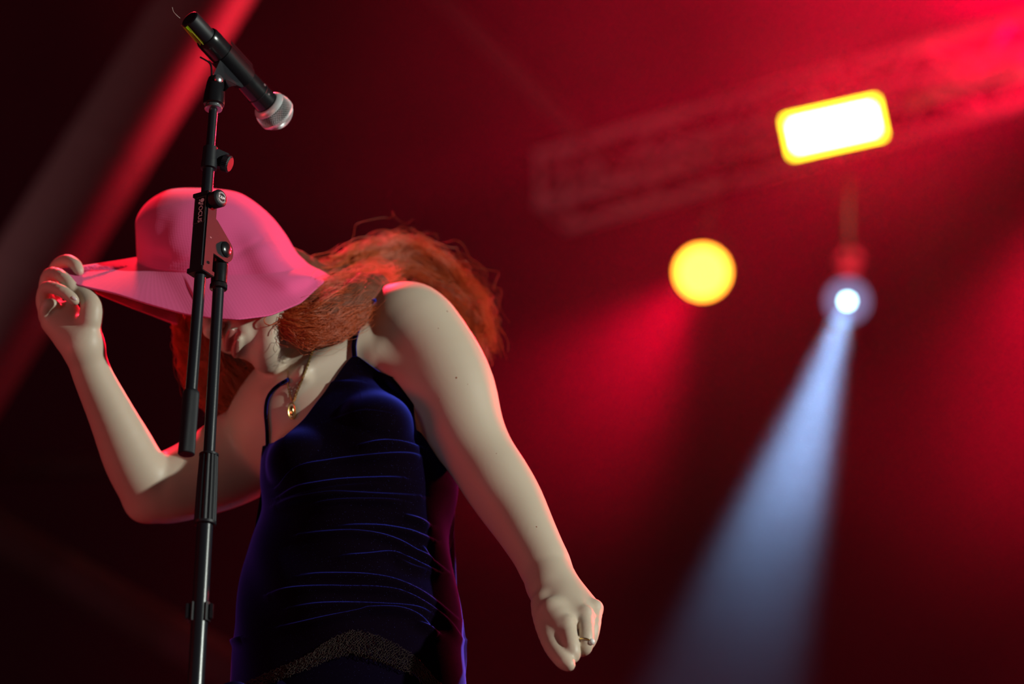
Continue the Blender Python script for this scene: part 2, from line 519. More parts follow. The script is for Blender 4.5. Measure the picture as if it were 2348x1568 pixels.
obj('collar_knob', lathe(bmesh.new(), kq, kq + kd * .011, [(0, .009), (.001, .0118), (.009, .0118), (.011, .0095)], 120, flute=(.0008, .0098, 30, .07)), M_blk_matte, stand)
obj('thin_rod', rod(bp(345), bp(238), .0060), M_blk, stand)
# knob with a printed cap on the block
kb = bp(466) + fx * .0118 + fr * .001
k2 = (fx * 1.0 + fr * .12).normalized()
kn = obj('boom_knob', lathe(bmesh.new(), kb, kb + k2 * .0165, [(0, .0085), (.0015, .0112), (.0125, .0122), (.0135, .0122), (.0158, .0105), (.0165, .0085)], 160, flute=(.0016, .0126, 40, .05)), M_blk_matte, stand)
kx, ky, kz = frame_from(k2, Vector((0, 0, 1)).cross(k2))
if ky.z < 0: ky = -ky; kx = -kx
kx = ky.cross(kz)
kc = kb + k2 * .0167
bm = text_mesh('K&M', .0062); bm.transform(M4(kc, kx, ky, kz)); obj('cap_lettering', bm, M_white_ink, kn, smooth=False)
for s in (-1, 1):
    for rr in (.0062, .0075):
        pts = [kc + kx * rr * math.cos(t) + ky * rr * math.sin(t) * s for t in np.linspace(math.radians(28 if rr > .007 else 24), math.radians(152 if rr > .007 else 156), 16)]
        obj('cap_arc', tube(pts, .00030, 6), M_white_ink, kn)
# cable clip on the lower tube
cc = ms(1405)
pts = [cc + Vector((math.cos(t) * .0125, math.sin(t) * .0125, 0)) for t in np.linspace(math.radians(-35), math.radians(215), 22)]
bm = bmesh.new()
prof = []
for (hh) in (.012, -.012):
    for rr in (.0107, .0135):
        prof.append([bm.verts.new(cc + Vector((math.cos(t) * rr, -math.sin(t) * rr * -1, hh))) for t in np.linspace(math.radians(-50), math.radians(230), 24)])
A0, A1, A2, A3 = prof
for q0, q1 in ((A0, A1), (A1, A3), (A3, A2), (A2, A0)):
    for i in range(23): bm.faces.new((q0[i], q0[i + 1], q1[i + 1], q1[i]))
bm.faces.new((A0[0], A1[0], A3[0], A2[0])); bm.faces.new((A0[-1], A2[-1], A3[-1], A1[-1]))
clip = obj('cable_clip', bm, M_blk_matte, stand)
for s in (-1, 1):
    obj('clip_lip', box(M4(cc + Vector((s * .0148, -.006, 0)), *frame_from((0, 0, 1))), .005, .006, .02, .001), M_blk_matte, clip)
# tripod base
hubz = foot + Vector((0, 0, .12))
obj('leg_hub', lathe(bmesh.new(), hubz - Vector((0, 0, .05)), hubz + Vector((0, 0, .03)), [(0, .016), (.01, .022), (.06, .020), (.08, .013)], 30), M_blk_matte, stand)
for k in range(3):
    an = math.radians(30 + 120 * k); d = Vector((math.cos(an), math.sin(an), 0))
    lg = obj('leg', tube([hubz + d * .015, foot + d * .30 + Vector((0, 0, .014))], .007, 12), M_blk, stand)
    obj('rubber_foot', tube([foot + d * .27 + Vector((0, 0, .0185)), foot + d * .315 + Vector((0, 0, .0125))], .0122, 12), M_blk_matte, lg)

# top joint and clip
tp = bp(244)
a, b = bp(252), bp(239); Lr = (b - a).length
rg = obj('threaded_ring', lathe(bmesh.new(), a, b, [(0, .0095), (.001, .0120), (Lr * .45, .0120), (Lr * .5, .0108), (Lr, .0108)], 120, flute=(.0005, Lr * .45, 40, .03)), M_chrome, stand)
tag(rg, 'bare metal thread ring')
a, b = bp(243), bp(176); Lj = (b - a).length
obj('clip_joint', lathe(bmesh.new(), a, b, [(0, .0120), (.0015, .0143), (.006, .0146), (.020, .0140), (Lj - .010, .0118), (Lj - .003, .0100), (Lj, .006)], 40), M_gloss, stand)
jb = bp(190) + Vector((.004, -.008, 0))
jd = Vector((.62, -.76, .1)).normalized()
obj('joint_screw', lathe(bmesh.new(), jb, jb + jd * .006, [(0, .0062), (.004, .0060), (.0055, .004), (.006, .0005)], 24), M_chrome, stand)

# ------------------------------------------------------------------ microphone
T0 = P(434, 42, 2.795); T1 = P(629, 256, 2.952)
mz = (T1 - T0).normalized(); ML = (T1 - T0).length
print('mic length', ML)
# x axis of the mic frame: towards the camera
vw = (CAM - (T0 + T1) / 2).normalized(); mx = (vw - mz * vw.dot(mz)).normalized(); my = mz.cross(mx)
sc_ = ML / .225
mic = empty('microphone', 'black handheld microphone with a silver ball grille, tilted down in the stand clip', 'microphone', tuple(T0.lerp(T1, .5)))
q = lambda t: T0 + mz * t * sc_
obj('antenna_cap', lathe(bmesh.new(), q(0), q(.048), [(0, .0095), (.0003, .0115), (.0012, .0130), (.003, .0136), (.048 * sc_, .0138)], 48), M_blk_matte, mic)
bodyp = [(0, .0142), (.0005, .0160), (.004, .0172), (.012, .0174), (.06, .0170), (.10, .0164), (.135, .0166), (.155, .0174), (.158, .0174)]
obj('body', lathe(bmesh.new(), q(.043), q(.205), [(t * sc_, r) for t, r in bodyp], 64), M_gloss, mic)
obj('body_seam', lathe(bmesh.new(), q(.178), q(.1795), [(0, .0172), (.0004, .0175), (.0011, .0175), (.0015, .0172)], 48), M_blk_matte, mic)
# little switch marks near the head
for (t, an, w) in ((.186, 38, .0012), (.172, 62, .0016)):
    c0 = q(t) + (mx * math.cos(math.radians(an)) - my * math.sin(math.radians(an))) * .0173
    nn = (mx * math.cos(math.radians(an)) - my * math.sin(math.radians(an)))
    X_, Y_, Z_ = frame_from(nn, mz)
    pts = [c0 + nn * .0002 + X_ * w * math.cos(u) + Y_ * w * .8 * math.sin(u) for u in np.linspace(0, 2 * math.pi, 13)[:-1]]
    obj('switch_mark', tube(pts, .0002, 5, closed=True), M_white_ink, mic)
bc = T1; BR = .0262
rg = obj('grille_collar', lathe(bmesh.new(), bc - mz * .0195, bc - mz * .0115, [(0, .0178), (.0006, .0196), (.004, .0226), (.0065, .0240), (.0080, .0236)], 64, caps=False), M_silver, mic)
tag(rg, 'silver collar under the ball grille')
# foam core
bm = bmesh.new(); bmesh.ops.create_uvsphere(bm, u_segments=40, v_segments=24, radius=BR - .0022, matrix=Matrix.Translation(bc))
core = obj('foam_core', bm, M_foam, mic)
# woven grille: diamond net made solid
bm = bmesh.new(); rows = []
NU, NV = 46, 26
for j in range(NV + 1):
    lat = -0.50 + (math.pi / 2 - .08 + .50) * j / NV
    flat = 1.0
    ring = []
    for i in range(NU):
        lo = 2 * math.pi * (i + .5 * (j % 2)) / NU
        rr = BR * math.cos(lat); hh = BR * math.sin(lat) * .93
        ring.append(bm.verts.new(bc + mz * hh + (mx * math.cos(lo) + my * math.sin(lo)) * rr))
    rows.append(ring)
for j in range(0, NV - 1):
    for i in range(NU):
        s = (i + (j % 2)) % NU; sp = (s - 1) % NU
        # diamond: bottom (j,i) - sides (j+1) - top (j+2,i)
        if j % 2 == 0: l, r = rows[j + 1][(i - 1) % NU], rows[j + 1][i]
        else: l, r = rows[j + 1][i], rows[j + 1][(i + 1) % NU]
        bm.faces.new((rows[j][i], r, rows[j + 2][i], l))
g = obj('ball_grille', bm, M_silver, mic, smooth=False)
g['kind'] = 'stuff'; g['label'] = 'silver woven wire ball grille'
wf = g.modifiers.new('wire', 'WIREFRAME'); wf.thickness = .0010; wf.use_even_offset = False
obj('grille_band', lathe(bmesh.new(), bc + mz * .0035, bc + mz * .0085, [(0, .0262), (.0008, .0270), (.0042, .0266), (.005, .0257)], 64, caps=False), M_silver, mic)
# neon tape on the antenna cap
def tape_patch(name, m, t0, t1, a0, a1, r, n=14, jag=.0):
    bm = bmesh.new(); R1 = []
    for i in range(n + 1):
        an = math.radians(a0 + (a1 - a0) * i / n); d = mx * math.cos(an) + my * math.sin(an)
        off = jag * random.uniform(-1, 1) + .006 * math.sin(i / n * math.pi)
        R1.append((bm.verts.new(q(t0 + abs(off) * .3) + d * r), bm.verts.new(q(t1 - abs(off) * .6) + d * (r + .0012 * math.sin(i)))))
    for i in range(n):
        bm.faces.new((R1[i][0], R1[i + 1][0], R1[i + 1][1], R1[i][1]))
    bmesh.ops.solidify(bm, geom=bm.faces[:], thickness=.0003)
    return obj(name, bm, m, mic)


random.seed(5)
tp_ = tape_patch('tape', M_tape, .000, .041, 34, 100, .0146, jag=.003); tag(tp_, 'neon green tape wrapped on the tail end')
t2_ = tape_patch('tape_fold', M_tape2, .012, .043, 38, 58, .0153, jag=.002); tag(t2_, 'darker yellow fold of the tape')
obj('loose_thread', tube([P(413, 42, 2.785), P(405, 35, 2.783), P(398, 27, 2.783), P(395, 17, 2.783)], .00035, 6, res=14), mat('pale thread', (.6, .55, .5), .6), mic)

# clip shell round the body
bm = bmesh.new()
t0c, t1c = .083, .140
NA, NT = 30, 8
a0, a1 = -118, 128
V = []
for i in range(NA + 1):
    f = i / NA; an = math.radians(a0 + (a1 - a0) * f)
    d = mx * math.cos(an) + my * math.sin(an)
    edge = abs(2 * f - 1)
    flare = .0065 * max(0, edge - .82) / .18
    ca = math.radians(a0 + (a1 - a0) * f)
    bulge = .006 * math.cos(ca * .7)
    row = []
    for j in range(NT + 1):
        t = t0c - bulge * .4 + (t1c + bulge - t0c) * j / NT
        row.append(bm.verts.new(q(t) + d * (.0186 + flare)))
    V.append(row)
for i in range(NA):
    for j in range(NT):
        bm.faces.new((V[i][j], V[i + 1][j], V[i + 1][j + 1], V[i][j + 1]))
bmesh.ops.solidify(bm, geom=bm.faces[:], thickness=-.0022)
bmesh.ops.recalc_face_normals(bm, faces=bm.faces[:])
obj('clip_shell', bm, M_blk_matte, stand)
# web from the joint to the shell
w0 = bp(196); w1 = q(.098) + my * .0  # target inside the shell
down = (w0 - w1)
webx = mz; 
e1 = bp(205); 
wc = (q(.086) + q(.150) + e1 * 2) / 4
out1 = (e1 - q(.118)).normalized()
outl = [e1 + Vector((-.0075, 0, 0)), e1 + Vector((-.0060, 0, .014)), q(.090) + out1 * .016, q(.086), q(.150), q(.153) + out1 * .012,
        q(.150) + out1 * .021, q(.142) + out1 * .027, e1 + Vector((.020, 0, .004)), e1 + Vector((.012, 0, -.003))]
dens = catmull([A_ for A_ in [tuple(v) for v in outl]], 48, closed=True)
nw = (CAM - wc).normalized()
bmw = bmesh.new(); ringf, ringb = [], []
for p_ in dens:
    v_ = Vector(p_); ringf.append(bmw.verts.new(v_ + nw * .006)); ringb.append(bmw.verts.new(v_ - nw * .006))
cf0 = bmw.verts.new(wc + nw * .011); cb0 = bmw.verts.new(wc - nw * .011)
for k in range(48):
    n_ = (k + 1) % 48
    bmw.faces.new((ringf[k], ringf[n_], cf0)); bmw.faces.new((ringb[n_], ringb[k], cb0)); bmw.faces.new((ringf[n_], ringf[k], ringb[k], ringb[n_]))
bmesh.ops.recalc_face_normals(bmw, faces=bmw.faces[:])
obj('clip_saddle', bmw, M_blk_matte, stand)

obj('clip_rib', tube([P(459, 131, 2.83), P(468, 136, 2.83), P(479, 143, 2.83), P(484, 152, 2.83), P(485, 170, 2.83), P(485, 187, 2.83)], .0013, 8, res=24), M_gloss, stand)
# ------------------------------------------------------------------ the singer
import openvdb
VX = 0.0022
GLO = np.array([-0.70, 2.78, 2.28]); GHI = np.array([0.20, 3.52, 3.26])
GN = np.ceil((GHI - GLO) / VX).astype(int)
GRID = np.full(GN, 0.05, np.float32)
CX, CY, CN = np.array(cx), np.array(cy), -np.array(cf)


def A(v): return np.array([v[0], v[1], v[2]], float)


def sub(lo, hi):
    i0 = np.maximum(0, np.floor((np.array(lo) - GLO) / VX).astype(int)); i1 = np.minimum(GN, np.ceil((np.array(hi) - GLO) / VX).astype(int) + 1)
    sl = tuple(slice(a, b) for a, b in zip(i0, i1))
    ax = [(GLO[k] + VX * np.arange(i0[k], i1[k])).astype(np.float32) for k in range(3)]
    return sl, ax[0][:, None, None], ax[1][None, :, None], ax[2][None, None, :]


def smin(a, b, k):
    h = np.maximum(k - np.abs(a - b), 0) / k
    return np.minimum(a, b) - h * h * k * 0.25


def smax(a, b, k): return -smin(-a, -b, k)


def put(sl, d, k, cut=False):
    g = GRID[sl]
    GRID[sl] = smax(g, -d, k) if cut else smin(g, d, k)


def cone(a, b, ra, rb, k=.012, cut=False):
    a, b = A(a), A(b); m = max(ra, rb) + k + .012
    sl, x, y, z = sub(np.minimum(a, b) - m, np.maximum(a, b) + m)
    ba = b - a; L2 = ba @ ba
    if L2 < 1e-12: L2 = 1e-12
    t = np.clip(((x - a[0]) * ba[0] + (y - a[1]) * ba[1] + (z - a[2]) * ba[2]) / L2, 0, 1)
    d = np.sqrt((x - a[0] - ba[0] * t) ** 2 + (y - a[1] - ba[1] * t) ** 2 + (z - a[2] - ba[2] * t) ** 2) - (ra + (rb - ra) * t)
    put(sl, d.astype(np.float32), k, cut)


def chain(pts, k=.012, sm=True):
    """pts: list of (px,py,Y,r)"""
    q = [(*P(p[0], p[1], p[2]), p[3]) for p in pts]
    if sm and len(q) > 2: q = catmull(q, (len(q) - 1) * 3 + 1)
    for i in range(len(q) - 1): cone(q[i][:3], q[i + 1][:3], q[i][3], q[i + 1][3], k)


def ell(c, r, ax=None, k=.012, cut=False):
    c = A(c); R = np.array([A(v) for v in ax]) if ax is not None else np.eye(3)
    m = max(r) + k + .012
    sl, x, y, z = sub(c - m, c + m)
    dx, dy, dz = x - c[0], y - c[1], z - c[2]
    q = [(dx * R[i][0] + dy * R[i][1] + dz * R[i][2]) / r[i] for i in range(3)]
    k0 = np.sqrt(q[0] ** 2 + q[1] ** 2 + q[2] ** 2)
    k1 = np.sqrt((q[0] / r[0]) ** 2 + (q[1] / r[1]) ** 2 + (q[2] / r[2]) ** 2) + 1e-9
    put(sl, (k0 * (k0 - 1) / k1).astype(np.float32), k, cut)


# torso loft, rows are (py, left px, right px, half depth m, Y)
ROWS = [(770, 715, 860, .080, 3.22), (820, 690, 912, .095, 3.215), (870, 655, 945, .108, 3.21), (920, 632, 975, .116, 3.205),
        (970, 612, 1003, .122, 3.20), (1030, 603, 1036, .128, 3.20), (1110, 597, 1049, .130, 3.20), (1170, 603, 1040, .122, 3.20),
        (1240, 575, 1034, .118, 3.20), (1300, 560, 1038, .124, 3.20), (1400, 543, 1056, .134, 3.20), (1500, 532, 1063, .140, 3.20),
        (1600, 528, 1068, .140, 3.20), (1700, 528, 1070, .138, 3.20)]
_c = [P((l + r) / 2, py, Y) for py, l, r, d, Y in ROWS]
RB = np.array([A(c) @ CY for c in _c]); RA = np.array([A(c) @ CX for c in _c]); RC = np.array([A(c) @ CN for c in _c])
RHW = np.array([(r - l) / 2 / PXM((l + r) / 2, py, Y) for py, l, r, d, Y in ROWS]); RD = np.array([x[3] for x in ROWS])
RPY = np.array([x[0] for x in ROWS], float)
o = np.argsort(RB); RBs = RB[o]
_bb = np.linspace(RBs[0], RBs[-1], 200)


def _sm(arr):
    y = np.interp(_bb, RBs, arr[o]); kk = np.hanning(19); kk /= kk.sum()
    return np.convolve(np.pad(y, 9, mode='edge'), kk, 'valid')


TA_, TC_, TW_, TD_, TPY = _sm(RA), _sm(RC), _sm(RHW), _sm(RD), _sm(RPY)
row = lambda b, T: np.interp(b, _bb, T)
BUMPS = [(866, 965, .022, 70), (672, 1062, .020, 62), (690, 1290, .016, 120)]


def torso_field(sl, x, y, z, inset):
    a = x * CX[0] + y * CX[1] + z * CX[2]; b = x * CY[0] + y * CY[1] + z * CY[2]; c = x * CN[0] + y * CN[1] + z * CN[2]
    a0, c0, w, d = row(b, TA_), row(b, TC_), row(b, TW_) - inset, row(b, TD_) - inset
    e = np.sqrt(((a - a0) / w) ** 2 + ((c - c0) / d) ** 2)
    dd = (e - 1) * np.minimum(w, d)
    top = b - (RBs[-1] - .015)
    return smax(dd, top, .04).astype(np.float32)


lo = GLO.copy(); hi = GHI.copy(); lo[0] = -.40; hi[0] = 0.0; lo[1] = 3.0; hi[1] = 3.5; hi[2] = 3.10
slc, gx, gy, gz = sub(lo, hi)
d = torso_field(slc, gx, gy, gz, .010)
GRID[slc] = smin(GRID[slc], d, .01)
# breasts and upper chest
ell(P(858, 985, 3.125), (.058, .058, .050), k=.03)
ell(P(692, 1060, 3.125), (.048, .050, .044), k=.03)
# shoulder girdle, trapezius, neck
chain([(730, 905, 3.20, .078), (800, 850, 3.21, .080), (880, 790, 3.19, .066)], k=.04)
chain([(600, 1000, 3.26, .054), (680, 950, 3.20, .066), (760, 890, 3.20, .070)], k=.04)
chain([(740, 830, 3.20, .052), (700, 770, 3.165, .047), (665, 735, 3.14, .046)], k=.03)
cone(P(700, 850, 3.10), P(880, 745, 3.125), .007, .009, k=.02)          # collar bones
cone(P(690, 862, 3.09), P(615, 915, 3.13), .006, .008, k=.02)
# her left arm (right in view)
chain([(900, 775, 3.175, .052), (938, 748, 3.150, .0575), (995, 822, 3.140, .0575), (1036, 900, 3.135, .0550), (1068, 985, 3.130, .0455),
       (1108, 1056, 3.125, .0390), (1140, 1105, 3.12, .0388), (1175, 1160, 3.115, .0365), (1210, 1222, 3.10, .0310), (1243, 1283, 3.09, .0266), (1262, 1328, 3.085, .0260)], k=.02)
cone(P(870, 820, 3.12), P(985, 905, 3.12), .018, .016, k=.03)
cone(P(880, 830, 3.17), P(925, 960, 3.215), .036, .034, k=.03)           # side of the chest under the arm
ell(P(1150, 1040, 3.15), (.016, .016, .020), k=.02)
ell(P(1297, 1318, 3.10), (.010, .012, .010), k=.012)                     # wrist bone
# her left fist
Wl = (1266, 1342, 3.075)
mcp = [(1298, 1434, 3.000), (1340, 1412, 3.015), (1362, 1398, 3.04), (1362, 1402, 3.066)]
for m_, r_ in zip(mcp, (.0125, .0125, .0120, .0115)):
    cone(P(*Wl), P(*m_), .0235, r_, k=.020)
cone(P(1255, 1360, 3.06), P(1268, 1455, 3.03), .022, .017, k=.012)
cone(P(1280, 1380, 3.06), P(1318, 1440, 3.045), .022, .020, k=.012)
F = [[(1298, 1434, 3.000, .0118), (1308, 1474, 2.982, .0106), (1312, 1502, 2.982, .0098), (1294, 1500, 3.005, .0085), (1278, 1478, 3.02, .0075)],
     [(1340, 1412, 3.015, .0112), (1345, 1455, 2.995, .0094), (1340, 1486, 2.997, .0090), (1318, 1486, 3.012, .0080), (1300, 1465, 3.03, .0075)],
     [(1362, 1398, 3.04, .0108), (1360, 1440, 3.020, .0090), (1348, 1474, 3.020, .0086), (1326, 1478, 3.032, .0078), (1310, 1455, 3.045, .007)],
     [(1362, 1402, 3.066, .0098), (1352, 1432, 3.055, .0080), (1334, 1462, 3.052, .0076), (1318, 1466, 3.056, .007), (1305, 1448, 3.06, .0065)]]
for f_ in F: chain(f_, k=.0035)
for m_ in mcp: ell(P(*m_) + Vector((.002, -.004, .003)), (.0088,) * 3, k=.006)
cone(P(1280, 1400, 3.035), P(1300, 1478, 3.02), .019, .014, k=.008)
cone(P(1268, 1405, 3.020), P(1287, 1485, 2.998), .0205, .0135, k=.008)
cone(P(1282, 1420, 3.008), P(1292, 1475, 2.994), .0135, .0115, k=.006)
cone(P(1318, 1420, 3.03), P(1325, 1470, 3.012), .014, .010, k=.006)
chain([(1250, 1385, 3.045, .0195), (1256, 1435, 3.020, .0155), (1268, 1480, 2.995, .0118), (1288, 1510, 2.978, .0100), (1305, 1525, 2.972, .0080)], k=.005)
# her right arm (left in view); EY, HY: how far the elbow and the hand are
EY, HY = 3.23, 3.05
mixY = lambda t: EY + (HY - EY) * t
chain([(640, 985, 3.27, .050), (590, 1018, 3.280, .0585), (530, 1058, 3.28 * .75 + EY * .25, .0555), (470, 1088, 3.28 * .5 + EY * .5, .0490), (405, 1113, 3.28 * .25 + EY * .75, .0435), (345, 1128, EY, .0382)], k=.02)
chain([(345, 1124, EY, .0380), (312, 1072, mixY(.17), .0362), (285, 1015, mixY(.35), .0338), (245, 930, mixY(.62), .0277), (212, 860, mixY(.85), .0234), (192, 800, HY, .0220)], k=.012)
ell(P(326, 1158, EY + .01), (.018, .018, .020), k=.02)
# her right hand, pinching the brim
Wr = (190, 792, HY+0.000)
for m_, r_ in (((125, 700, HY+0.052), .0125), ((114, 712, HY+0.035), .0130), ((110, 724, HY+0.019), .0125), ((116, 738, HY+0.004), .0115)):
    cone(P(*Wr), P(*m_), .0205, r_, k=.018)
cone(P(200, 780, HY-0.008), P(208, 712, HY-0.023), .0170, .0140, k=.010)
chain([(208, 735, HY - .020, .0155), (211, 702, HY - .024, .0132), (196, 679, HY - .020, .0116), (174, 668, HY - .012, .0100), (160, 664, HY - .006, .0085)], k=.005)
cone(P(180, 775, HY), P(160, 715, HY + .012), .0200, .0150, k=.012)
cone(P(160, 775, HY + .004), P(132, 715, HY + .010), .0160, .0125, k=.012)
F = [[(125, 700, HY+0.052, .0112), (118, 650, HY+0.047, .0096), (130, 612, HY+0.035, .0092), (152, 598, HY+0.017, .0088), (172, 606, HY+0.004, .0080), (182, 622, HY+0.000, .0068)],
     [(114, 712, HY+0.035, .0112), (104, 665, HY+0.030, .0096), (113, 630, HY+0.017, .0092), (138, 632, HY-0.010, .0086), (158, 650, HY-0.020, .0080), (166, 664, HY-0.022, .0068)],
     [(110, 724, HY+0.019, .0110), (98, 690, HY+0.008, .0094), (106, 660, HY-0.010, .0088), (135, 664, HY-0.032, .0084), (158, 678, HY-0.038, .0077), (172, 690, HY-0.038, .0066)],
     [(118, 738, HY + .004, .0100), (104, 716, HY - .006, .0084), (110, 698, HY - .013, .0078), (128, 700, HY - .010, .0066)]]
for f_ in F: chain(f_, k=.003)
# ---- head
HC = P(597, 684, 3.125)
U = Vector(CX * -.60 + CY * .60 + CN * -.53); U.normalize()
Fh = Vector(CX * -.76 + CY * -.23 + CN * .61); Fh = (Fh - U * Fh.dot(U)).normalized()
Lh = U.cross(Fh).normalized()
hd = lambda l, u, f: HC + Lh * l + U * u + Fh * f
HA = (Lh, U, Fh)
ell(hd(0, .018, .004), (.067, .084, .078), HA, k=.01)
ell(hd(0, -.030, .034), (.060, .078, .056), HA, k=.02)
for s in (-1, 1):
    cone(hd(s * .056, -.045, -.005), hd(s * .018, -.104, .056), .018, .017, k=.02)
    ell(hd(s * .040, -.022, .060), (.022, .018, .018), HA, k=.016)
    ell(hd(s * .031, .010, .094), (.017, .011, .012), HA, k=.010, cut=True)
    ell(hd(s * .031, .008, .074), (.0130, .0115, .0120), HA, k=.003)
    cone(hd(s * .012, .028, .088), hd(s * .045, .030, .074), .008, .007, k=.012)
    ell(hd(s * .068, -.010, .000), (.008, .030, .018), HA, k=.005)
    ell(hd(s * .0115, -.0425, .1005), (.0075, .0065, .0095), HA, k=.004)
cone(hd(0, .012, .086), hd(0, -.036, .109), .0075, .0100, k=.008)
ell(hd(0, -.0375, .1115), (.0098, .0085, .0085), HA, k=.004)
for s in (-1, 1): ell(hd(s * .0058, -.0475, .1045), (.0034, .004, .0045), HA, k=.002, cut=True)
ell(hd(0, -.108, .058), (.022, .018, .020), HA, k=.016)
ell(hd(0, -.074, .080), (.026, .020, .014), HA, k=.014)
ell(hd(0, -.0640, .0945), (.0225, .0068, .0085), HA, k=.004)
ell(hd(0, -.0815, .0925), (.0200, .0078, .0090), HA, k=.004)
ell(hd(0, -.0725, .1000), (.0190, .0026, .0100), HA, k=.0025, cut=True)
ell(hd(0, -.0955, .0900), (.016, .004, .006), HA, k=.006, cut=True)

gridv = openvdb.FloatGrid(0.05)
gridv.copyFromArray(np.ascontiguousarray(np.clip(GRID, -.05, .05)), tolerance=0.0)
pts, tris, quads = gridv.convertToPolygons(isovalue=0.0, adaptivity=0.0)
del gridv
pts = pts.astype(np.float64) * VX + GLO
print('body', len(pts), len(quads), len(tris))
M_skin = mat('skin', (0.57, 0.45, 0.35), 0.48, spec=0.4, bump=(420, 0.10, 0.0004))
b = M_skin.node_tree.nodes['Principled BSDF']
b.inputs['Subsurface Weight'].default_value = 0.12
b.inputs['Subsurface Radius'].default_value = (0.9, 0.25, 0.12)
b.inputs['Subsurface Scale'].default_value = 0.012
person = empty('person', 'singer in pink bucket hat and dark blue velvet slip dress, bowing and pulling the brim', 'person', (P(800, 1500, 3.2).x, 3.2, FL))


def fast_mesh(name, pts, quads, tris, m, parent):
    me = bpy.data.meshes.new(name)
    nq, ntr = len(quads), len(tris)
    me.vertices.add(len(pts)); me.vertices.foreach_set('co', pts.astype(np.float32).ravel())
    loops = np.concatenate([quads.ravel(), tris.ravel()]).astype(np.int32)
    me.loops.add(len(loops)); me.loops.foreach_set('vertex_index', loops)
    me.polygons.add(nq + ntr)
    st = np.concatenate([np.arange(nq) * 4, nq * 4 + np.arange(ntr) * 3]).astype(np.int32)
    me.polygons.foreach_set('loop_start', st)
    me.update(calc_edges=True); me.validate()
    me.shade_smooth(); me.materials.append(m)
    o = bpy.data.objects.new(name, me); COL.objects.link(o)
    o.parent = parent; o.matrix_parent_inverse = Matrix.Translation(-parent.location)
    return o


# drop everything outside the body's main surface and light smoothing
def smooth_pts(pts, quads, it=2, f=.45):
    n = len(pts)
    e = np.concatenate([quads[:, [0, 1]], quads[:, [1, 2]], quads[:, [2, 3]], quads[:, [3, 0]]])
    deg = np.bincount(e[:, 0], minlength=n) + np.bincount(e[:, 1], minlength=n)
    for _ in range(it):
        s = np.zeros_like(pts)
        for k in range(3):
            s[:, k] = np.bincount(e[:, 0], pts[e[:, 1], k], n) + np.bincount(e[:, 1], pts[e[:, 0], k], n)
        pts = pts * (1 - f) + f * s / np.maximum(deg, 1)[:, None]
    return pts


pts = smooth_pts(pts, quads, 4)
quads = quads[:, ::-1] if True else quads
body = fast_mesh('body', pts, quads, tris.reshape(-1, 3), M_skin, person)
# lips keep their own colour
M_lips = mat('lips', (0.40, 0.13, 0.11), 0.35, spec=.5)
body.data.materials.append(M_lips)
cq = pts[quads].mean(1) - A(HC)
lq, uq, fq = cq @ A(Lh), cq @ A(U), cq @ A(Fh)
isl = ((lq / .0225) ** 2 + ((uq + .0730) / .0155) ** 2 < 1) & (fq > .086)
mi = np.zeros(len(body.data.polygons), np.int32); mi[:len(quads)][isl] = 1
body.data.polygons.foreach_set('material_index', mi)
from mathutils.bvhtree import BVHTree
near = pts[:, 1] < 9
BV = BVHTree.FromPolygons([tuple(p) for p in pts], [tuple(q) for q in quads.tolist()])


def surf(px, py, off=.002):
    d = (P(px, py, 3) - CAM).normalized()
    h = BV.ray_cast(CAM, d)
    if h[0] is None: return P(px, py, 3.15)
    return h[0] - d * off
# ------------------------------------------------------------------ velvet slip dress
def velvet(name, base, tint, w, rough=.35):
    m = mat(name, base, 0.9, spec=0.02)
    b = m.node_tree.nodes['Principled BSDF']
    b.inputs['Sheen Weight'].default_value = w; b.inputs['Sheen Roughness'].default_value = rough
    b.inputs['Sheen Tint'].default_value = (*tint, 1)
    nt = m.node_tree
    tc = nt.nodes.new('ShaderNodeTexCoord'); n = nt.nodes.new('ShaderNodeTexNoise'); n.inputs['Scale'].default_value = 900
    bp_ = nt.nodes.new('ShaderNodeBump'); bp_.inputs['Strength'].default_value = .35; bp_.inputs['Distance'].default_value = .0006
    nt.links.new(tc.outputs['Object'], n.inputs['Vector']); nt.links.new(n.outputs['Fac'], bp_.inputs['Height'])
    nt.links.new(bp_.outputs['Normal'], b.inputs['Normal'])
    # glitter specks and edge-on sheen of the pile, both painted into the base colour
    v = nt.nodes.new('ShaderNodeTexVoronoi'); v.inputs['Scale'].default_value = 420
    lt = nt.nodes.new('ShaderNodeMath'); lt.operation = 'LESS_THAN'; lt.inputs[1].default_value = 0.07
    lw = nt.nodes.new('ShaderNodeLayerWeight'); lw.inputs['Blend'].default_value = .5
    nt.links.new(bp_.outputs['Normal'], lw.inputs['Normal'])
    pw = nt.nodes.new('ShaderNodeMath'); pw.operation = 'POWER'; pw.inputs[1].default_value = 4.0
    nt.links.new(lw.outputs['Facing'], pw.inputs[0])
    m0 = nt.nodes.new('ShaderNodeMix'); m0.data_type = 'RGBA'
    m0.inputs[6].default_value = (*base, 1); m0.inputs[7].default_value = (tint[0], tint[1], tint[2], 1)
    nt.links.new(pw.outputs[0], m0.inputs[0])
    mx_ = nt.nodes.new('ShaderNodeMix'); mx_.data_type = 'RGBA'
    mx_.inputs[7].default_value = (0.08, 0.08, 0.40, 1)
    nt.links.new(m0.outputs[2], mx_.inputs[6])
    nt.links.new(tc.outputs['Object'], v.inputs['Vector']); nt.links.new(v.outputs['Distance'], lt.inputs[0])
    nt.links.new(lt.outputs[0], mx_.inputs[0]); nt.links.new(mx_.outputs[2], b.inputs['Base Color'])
    return m


